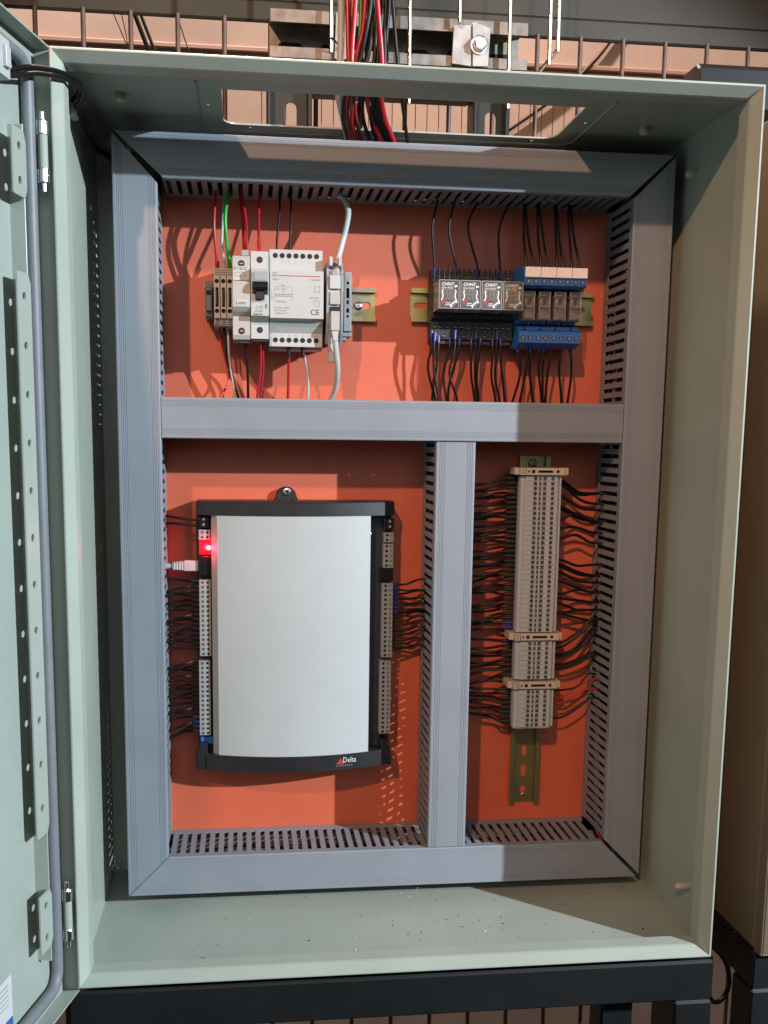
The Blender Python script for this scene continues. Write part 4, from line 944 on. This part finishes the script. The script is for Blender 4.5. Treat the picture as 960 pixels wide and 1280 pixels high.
# --- bundle coming down through the opening in the top wall
G = 'wires coming down through the top opening'
BUN = [
    ('cable_white', 3.4, [(245.4, 140, 946.2), (245.3, 135, 902.3), (244.2, 128, 850.4), (241.4, 128, 823.3), (250.6, 158, 802.8), (257.8, 180, 787.0)]),
    ('wire_red', 2.3, [(248.7, 120, 937.5), (249.2, 118, 895.6), (250.8, 118, 845.7), (254.4, 122, 820.5), (262.3, 150, 800.9), (270.1, 175, 787.6)]),
    ('wire_red', 2.3, [(257.4, 112, 934.5), (256.4, 112, 893.6), (253.5, 115, 844.8), (256.5, 120, 820.0), (257.4, 148, 800.1), (264.7, 170, 786.0)]),
    ('wire_red', 2.2, [(266.0, 110, 934.1), (265.0, 110, 893.2), (262.6, 112, 866.4), (258.0, 115, 842.9), (266.5, 122, 821.1), (276.3, 150, 803.7), (291.1, 170, 784.8)]),
    ('wire_red', 2.4, [(272.0, 105, 932.2), (275.5, 105, 891.8), (281.6, 112, 841.0), (281.2, 118, 819.1), (288.6, 142, 801.9), (302.4, 165, 783.9)]),
    ('wire_red', 2.0, [(253.6, 125, 940.0), (254.8, 125, 898.8), (252.3, 126, 848.7), (252.8, 128, 822.4), (252.9, 150, 807.8), (260.8, 178, 788.1)]),
    ('wire_black', 2.1, [(270.7, 106, 932.6), (269.7, 106, 891.9), (265.8, 108, 865.1), (260.0, 113, 840.9), (249.5, 118, 819.0), (248.1, 140, 800.9), (256.2, 165, 784.2)]),
    ('wire_black', 2.0, [(272.9, 112, 935.4), (272.7, 112, 894.5), (271.0, 113, 860.3), (267.0, 115, 842.0), (257.3, 120, 818.6), (259.4, 145, 802.2), (272.5, 168, 784.2)]),
    ('wire_black', 2.0, [(277.8, 116, 937.5), (277.6, 116, 896.4), (275.3, 117, 855.0), (274.1, 118, 841.3), (265.8, 122, 819.7), (268.3, 148, 802.8), (279.1, 170, 785.1)]),
    ('wire_black', 2.0, [(280.6, 120, 939.5), (280.4, 120, 898.2), (278.7, 120, 856.3), (278.1, 120, 842.2), (275.6, 122, 820.1), (283.2, 148, 801.2), (295.7, 168, 784.5)]),
    ('wire_black', 2.0, [(284.4, 110, 935.2), (284.3, 110, 894.3), (283.4, 112, 867.5), (284.1, 114, 840.4), (278.9, 118, 819.0), (285.1, 145, 800.4), (299.4, 166, 784.1)]),
    ('wire_black', 1.8, [(287.9, 114, 937.2), (287.8, 114, 896.2), (285.6, 116, 862.2), (285.9, 116, 841.2), (277.2, 122, 820.2), (276.4, 150, 801.5), (285.8, 172, 785.9)]),
    ('wire_black', 1.7, [(287.3, 104, 932.7), (289.4, 104, 892.2), (295.5, 110, 843.1), (300.1, 118, 820.0), (308.7, 146, 801.8), (315.4, 166, 784.0)]),
    ('wire_black', 1.9, [(269.9, 130, 943.3), (271.1, 130, 901.7), (268.7, 130, 852.3), (264.7, 132, 822.9), (264.1, 152, 803.0), (270.2, 176, 786.4)]),
    ('wire_black', 1.9, [(265.6, 132, 943.9), (266.8, 132, 902.3), (264.3, 132, 852.8), (272.5, 134, 823.9), (281.7, 155, 803.3), (292.7, 176, 787.3)]),
    ('wire_green', 2.0, [(264.0, 138, 946.5), (264.5, 138, 904.6), (262.0, 138, 854.8), (254.7, 132, 823.9), (257.8, 152, 804.2), (263.3, 172, 786.5)]),
]
cnt = {}
for i, (mt, r, pts) in enumerate(BUN):
    cname = {'wire_red': 'red', 'wire_black': 'black', 'wire_green': 'green', 'cable_white': 'white'}[mt]; cnt[cname] = cnt.get(cname, 0)+1
    lb = {'green': 'green wire in the bundle at the top opening', 'white': 'thick whitish cable left of the wire bundle at the top opening'}.get(cname)
    if not lb:
        rank = sorted([t[2][2][0] for t in BUN if t[0] == mt]).index(pts[2][0])
        lb = '%s wire of the top bundle, %s of its colour from the left' % (cname, ORD[rank])
    if i == 12: lb = 'single black wire at the right edge of the top bundle'
    x, y, z = pts[0]; pts = [(x+RND.uniform(-6, 6), y, z+260)] + pts + [(pts[-1][0]+RND.uniform(2, 10), pts[-1][1]+14, 762)]
    wire(pts, r, mt, lb, G, cat='cable' if mt == 'cable_white' else 'wire', n=8, name='bundle_wire' if mt != 'cable_white' else 'bundle_cable')

# ================================================================== swarf on the cabinet floor
q = MB()
for k in range(80):
    x = RND.uniform(20, 575); y = 40+150*RND.random()**1.3; z = 1.8; a = RND.uniform(0, 6.28); L = RND.uniform(1.5, 6)
    if RND.random() < 0.45: x = RND.choice((150, 330, 420, 470))+RND.gauss(0, 30); y = 60+abs(RND.gauss(0, 30))
    mt = RND.choice(['shaving', 'shaving', 'shaving', 'shaving', 'chip_dark']) if x < 470 else RND.choice(['chip_orange', 'chip_dark', 'stud'])
    bend_ = RND.uniform(-2, 2)
    q.tube([(x, y, z), (x+L*0.5*math.cos(a)-bend_*math.sin(a)*0.4, y+L*0.5*math.sin(a)+bend_*math.cos(a)*0.4, z+RND.uniform(0, 0.8)), (x+L*math.cos(a), y+L*math.sin(a), z+RND.uniform(0, 0.6))], RND.uniform(0.13, 0.27), mt, 4)
for k in range(16):
    x = RND.uniform(60, 560); y = RND.uniform(45, 170); s_ = RND.uniform(0.4, 0.9); q.box(x-s_, x+s_, y-s_*0.7, y+s_, 1.55, 1.6+s_*0.8, RND.choice(['chip_dark', 'stud', 'shaving']))
o = q.build('metal_shavings', kind='stuff'); tag(o, 'scattered metal shavings and wire clippings on the cabinet floor', 'shavings')

# ================================================================== black stand under the cabinet
ST = thing('steel_stand', (300, 125, -900), 'black square tube stand under the open cabinet', 'stand')
def tubebar(x0, x1, y0, y1, z0, z1, nm='bar', par=None, mt='black_steel', b=2.5): k = MB(); k.box(x0, x1, y0, y1, z0, z1, mt, b); return k.build(nm, par)
tubebar(-12, 612, 14, 54, -54, -12, 'front_rail', ST); tubebar(-12, 612, 205, 245, -54, -12, 'rear_rail', ST)
tubebar(573, 612, 54.5, 204.5, -53, -13, 'side_rail', ST); tubebar(-12, 28, 54.5, 204.5, -53, -13, 'side_rail', ST)
for x0, y0 in ((-12, 14), (572.5, 14), (-12, 205), (572.5, 205)): tubebar(x0, x0+39.5, y0, y0+40, -900, -54.5, 'leg', ST)
tubebar(40, 560, 30, 220, -11.5, -0.5, 'support_pad', ST)

# ================================================================== neighbouring cabinet on its own stand
NB = thing('neighbour_cabinet', (950, 125, 0), 'brownish painted cabinet standing close on the right', 'cabinet')
m = MB(); m.box(648, 1248, 8, 250, 0, 800, 'neighbor_paint', 3); m.build('body', NB)
m = MB()
for d0, d1, y0, y1 in ((0, 2.2, -5, 8), (2.2, 14, -5, -1)):
    m.box(648+d0, 648+d1, y0, y1, d0, 800-d0, 'neighbor_paint', 0.8); m.box(648+d1, 1240, y0+0.2, y1, d0, d1, 'neighbor_paint', 0.8)
m.build('front_edge', NB)
m = MB(); m.box(664, 1240, 2, 7.5, 16, 790, 'neighbor_paint', 1); m.build('door_panel', NB)
NS = thing('steel_stand', (950, 125, -900), 'black square tube stand under the cabinet on the right', 'stand')
tubebar(652, 1245, 14, 54, -46, -4, 'front_rail', NS); tubebar(652, 692, 54.5, 245, -46, -4, 'side_rail', NS); tubebar(652, 692, 14, 54, -900, -46.5, 'leg', NS)
tubebar(652, 692, 205, 245, -900, -46.5, 'leg', NS)

# ================================================================== behind: beam, wire mesh, strut, cable tray
BM = thing('steel_beam', (300, 470, 995), 'dark olive steel beam running across behind the cabinet top', 'beam')
m = MB(); m.box(-1600, 2200, 430, 438, 995, 1019, 'olive_steel', 2); m.build('lower_flange', BM)
m = MB(); m.box(-1600, 2200, 434, 442, 1019.3, 1240, 'olive_steel', 2); m.build('web', BM)
MS = thing('wire_mesh_panel', (300, 420, -600), 'brown steel bar mesh hanging behind the cabinets', 'mesh panel')
bar = None
for i in range(-8, 22):
    x = -33+54.9*i
    if bar is None:
        m = MB(); m.tube([(x, 420, 994), (x, 420, -700)], 2.9, 'mesh_steel', 8); bar = m.build('mesh_bar', MS); x_first = x
    else:
        c = bar.copy(); COL.objects.link(c); c.parent = MS; c.location = Vector((x-x_first, 0, 0))*MM
FM = thing('fine_wire_mesh', (430, 640, 600), 'fine rusty wire mesh seen through the top opening', 'mesh panel')
m = MB()
for i in range(30): m.tube([(180+17*i, 640, 600), (180+17*i, 640, 985)], 0.65, 'mesh_thin', 5)
for z in (650, 740, 835, 935): m.tube([(176, 639, z), (680, 639, z)], 0.9, 'mesh_thin', 5)
m.build('wires', FM, kind='stuff')
SC = thing('strut_channel', (325, 300, 905), 'galvanised strut channel lying behind the cabinet top', 'channel')
ch = [(290, 954), (331, 954), (331, 905), (290, 905), (290, 916), (292.5, 916), (292.5, 907.5), (328.5, 907.5), (328.5, 951.5), (292.5, 951.5), (292.5, 941), (290, 941)]
m = MB(); m.prism(ch, 183, 468, 'strut_zinc', xmap); m.build('profile', SC)
m = MB()
for k in range(6): m.prism(slot(206+48*k, 929, 28, 11), 328.2, 328.5, 'hole', fmap)
m.build('slots', SC, kind='stuff')
CL = thing('beam_clamp', (402, 290, 905), 'folded galvanised clamp plate bolted over the strut channel', 'clamp')
m = MB(); m.prism([(381.5, 906), (404, 904), (403, 946.5), (383, 945)], 284.5, 287.5, 'zinc', fmap, bev=0.4); m.build('left_plate', CL)
m = MB(); m.prism([(404.6, 903.5), (422, 904), (424, 944), (407, 949), (403.4, 948)], 282.6, 285.6, 'zinc', fmap, bev=0.4); m.build('right_plate', CL)
m = MB(); m.lathe((411.5, 282.4, 925.5), (0, -1, 0), [(0, 10), (1.6, 10), (1.7, 9)], 'chrome', 20); m.build('washer', CL)
m = MB(); m.lathe((411.5, 280.6, 925.5), (0, -1, 0), [(0, 7.6), (5.2, 7.6), (6.2, 6.6)], 'chrome', 6); m.build('bolt_head', CL)
TR = thing('wire_cable_tray', (370, 285, 905), 'bright steel wire cable tray rods above the cabinet', 'cable tray')
for x, zb in ((248, 908), (333.5, 860), (388.5, 946), (444.5, 860), (490, 908), (499.5, 922)):
    m = MB(); m.tube([(x, 279, zb), (x-0.5, 279, 1240)], 2.35, 'bright_rod', 10); m.build('rod', TR)
m = MB(); m.tube([(499.5, 279, 924), (496, 281, 921), (474, 300, 893)], 2.3, 'bright_rod', 10); m.build('rod_end', TR)
m = MB(); m.tube([(240, 279, 1160), (510, 279, 1160)], 2.35, 'bright_rod', 10); m.build('cross_rod', TR)
m = MB(); m.tube(smooth_path([(246, 276.5, 922), (250, 276, 921), (256, 279, 916), (262, 290, 912)], 4), 1.1, 'wire_black', 6); tag(m.build('wire_tie'), 'black tie twisted round the left cable tray rod', 'tie')
m = MB(); m.prism([(252, 905), (268, 905), (268, 952), (254, 952)], 286, 288, 'zinc', fmap, holes=[circ(260, 930, 3)]); tag(m.build('hanger_plate'), 'small drilled galvanised plate behind the left tray rod', 'plate')
for i, (x0, x1) in enumerate(((179, 229), (410, 452))):
    P_ = thing('slotted_post', ((x0+x1)/2, 320, 300), 'dark slotted upright post behind the %s of the top opening' % ('left' if i == 0 else 'right'), 'post', 'slotted posts behind the cabinet')
    xm = (x0+x1)/2
    m = MB(); m.prism(rect(x0+6, x1-6, 300, 904), 310, 313, 'black_steel', fmap, holes=[slot(xm+2, 851-60*k, 13, 30) for k in range(4)]); m.build('face', P_)
    for xa in (x0, x1-5.6):
        m = MB(); m.box(xa, xa+5.4, 296, 330, 300, 904, 'black_steel', 1.2); m.build('side_flange', P_)
m = MB(); m.box(229.4, 409.6, 312, 330, 876, 896, 'black_steel', 1.5); tag(m.build('cross_bar', origin=(320, 320, 876)), 'dark cross bar joining the two slotted posts', 'bar')
m = MB(); m.prism([(300, 880), (308, 925), (316, 932), (352, 932), (352, 880)], 677, 1200, 'black_steel', xmap, bev=2); tag(m.build('square_tube', origin=(940, 325, 880)), 'black steel tube end above the cabinet on the right', 'tube')
m = MB(); m.tube(smooth_path([(752, 300, -150), (772, 296, -172), (783, 300, -203), (781, 304, -226), (768, 300, -234), (757, 298, -226), (754, 300, -200), (756, 302, -170)], 6), 3.2, 'black_steel', 8); tag(m.build('strap_loop'), 'dark strap loop hanging between the two stands', 'strap')
for i, pts in enumerate(([(-10, 520, 1030), (20, 520, 960), (36, 520, 920)], [(14, 540, 1040), (44, 530, 960), (62, 525, 900)], [(22, 545, 1040), (52, 532, 960), (70, 525, 900)], [(-2, 520, 1040), (8, 520, 990), (10, 520, 930)], [(70, 560, 1040), (96, 550, 960), (110, 545, 900)])):
    m = MB(); m.tube(smooth_path(pts, 4), [0.7, 3.0, 2.2, 0.7, 0.8][i], ['mesh_thin', 'black_steel', 'black_steel', 'zinc', 'mesh_thin'][i], 6)
    tag(m.build('slack_wire'), ['thin rusty slack wire at far left behind the cabinet top', 'thicker dark slanting rod behind the cabinet top left', 'thinner dark slanting rod beside the thick one, top left', 'thin grey upright wire behind the cabinet top left', 'thin rusty slanting wire right of the dark rods'][i], 'wire', 'slack wires behind the cabinet')
m = MB(); m.tube(smooth_path([(640, 1142, 1080), (760, 1142, 1165), (840, 1142, 1240), (905, 1142, 1330)], 5), 4, 'mesh_steel', 8); tag(m.build('wall_cable'), 'brown cable running up the wall at a slant, right of the tray', 'cable')
m = MB(); m.box(-2600, 3200, 1140, 1149.5, 1216, 1226, 'plaster_light', 2); m.build('wall_ledge', kind='structure')
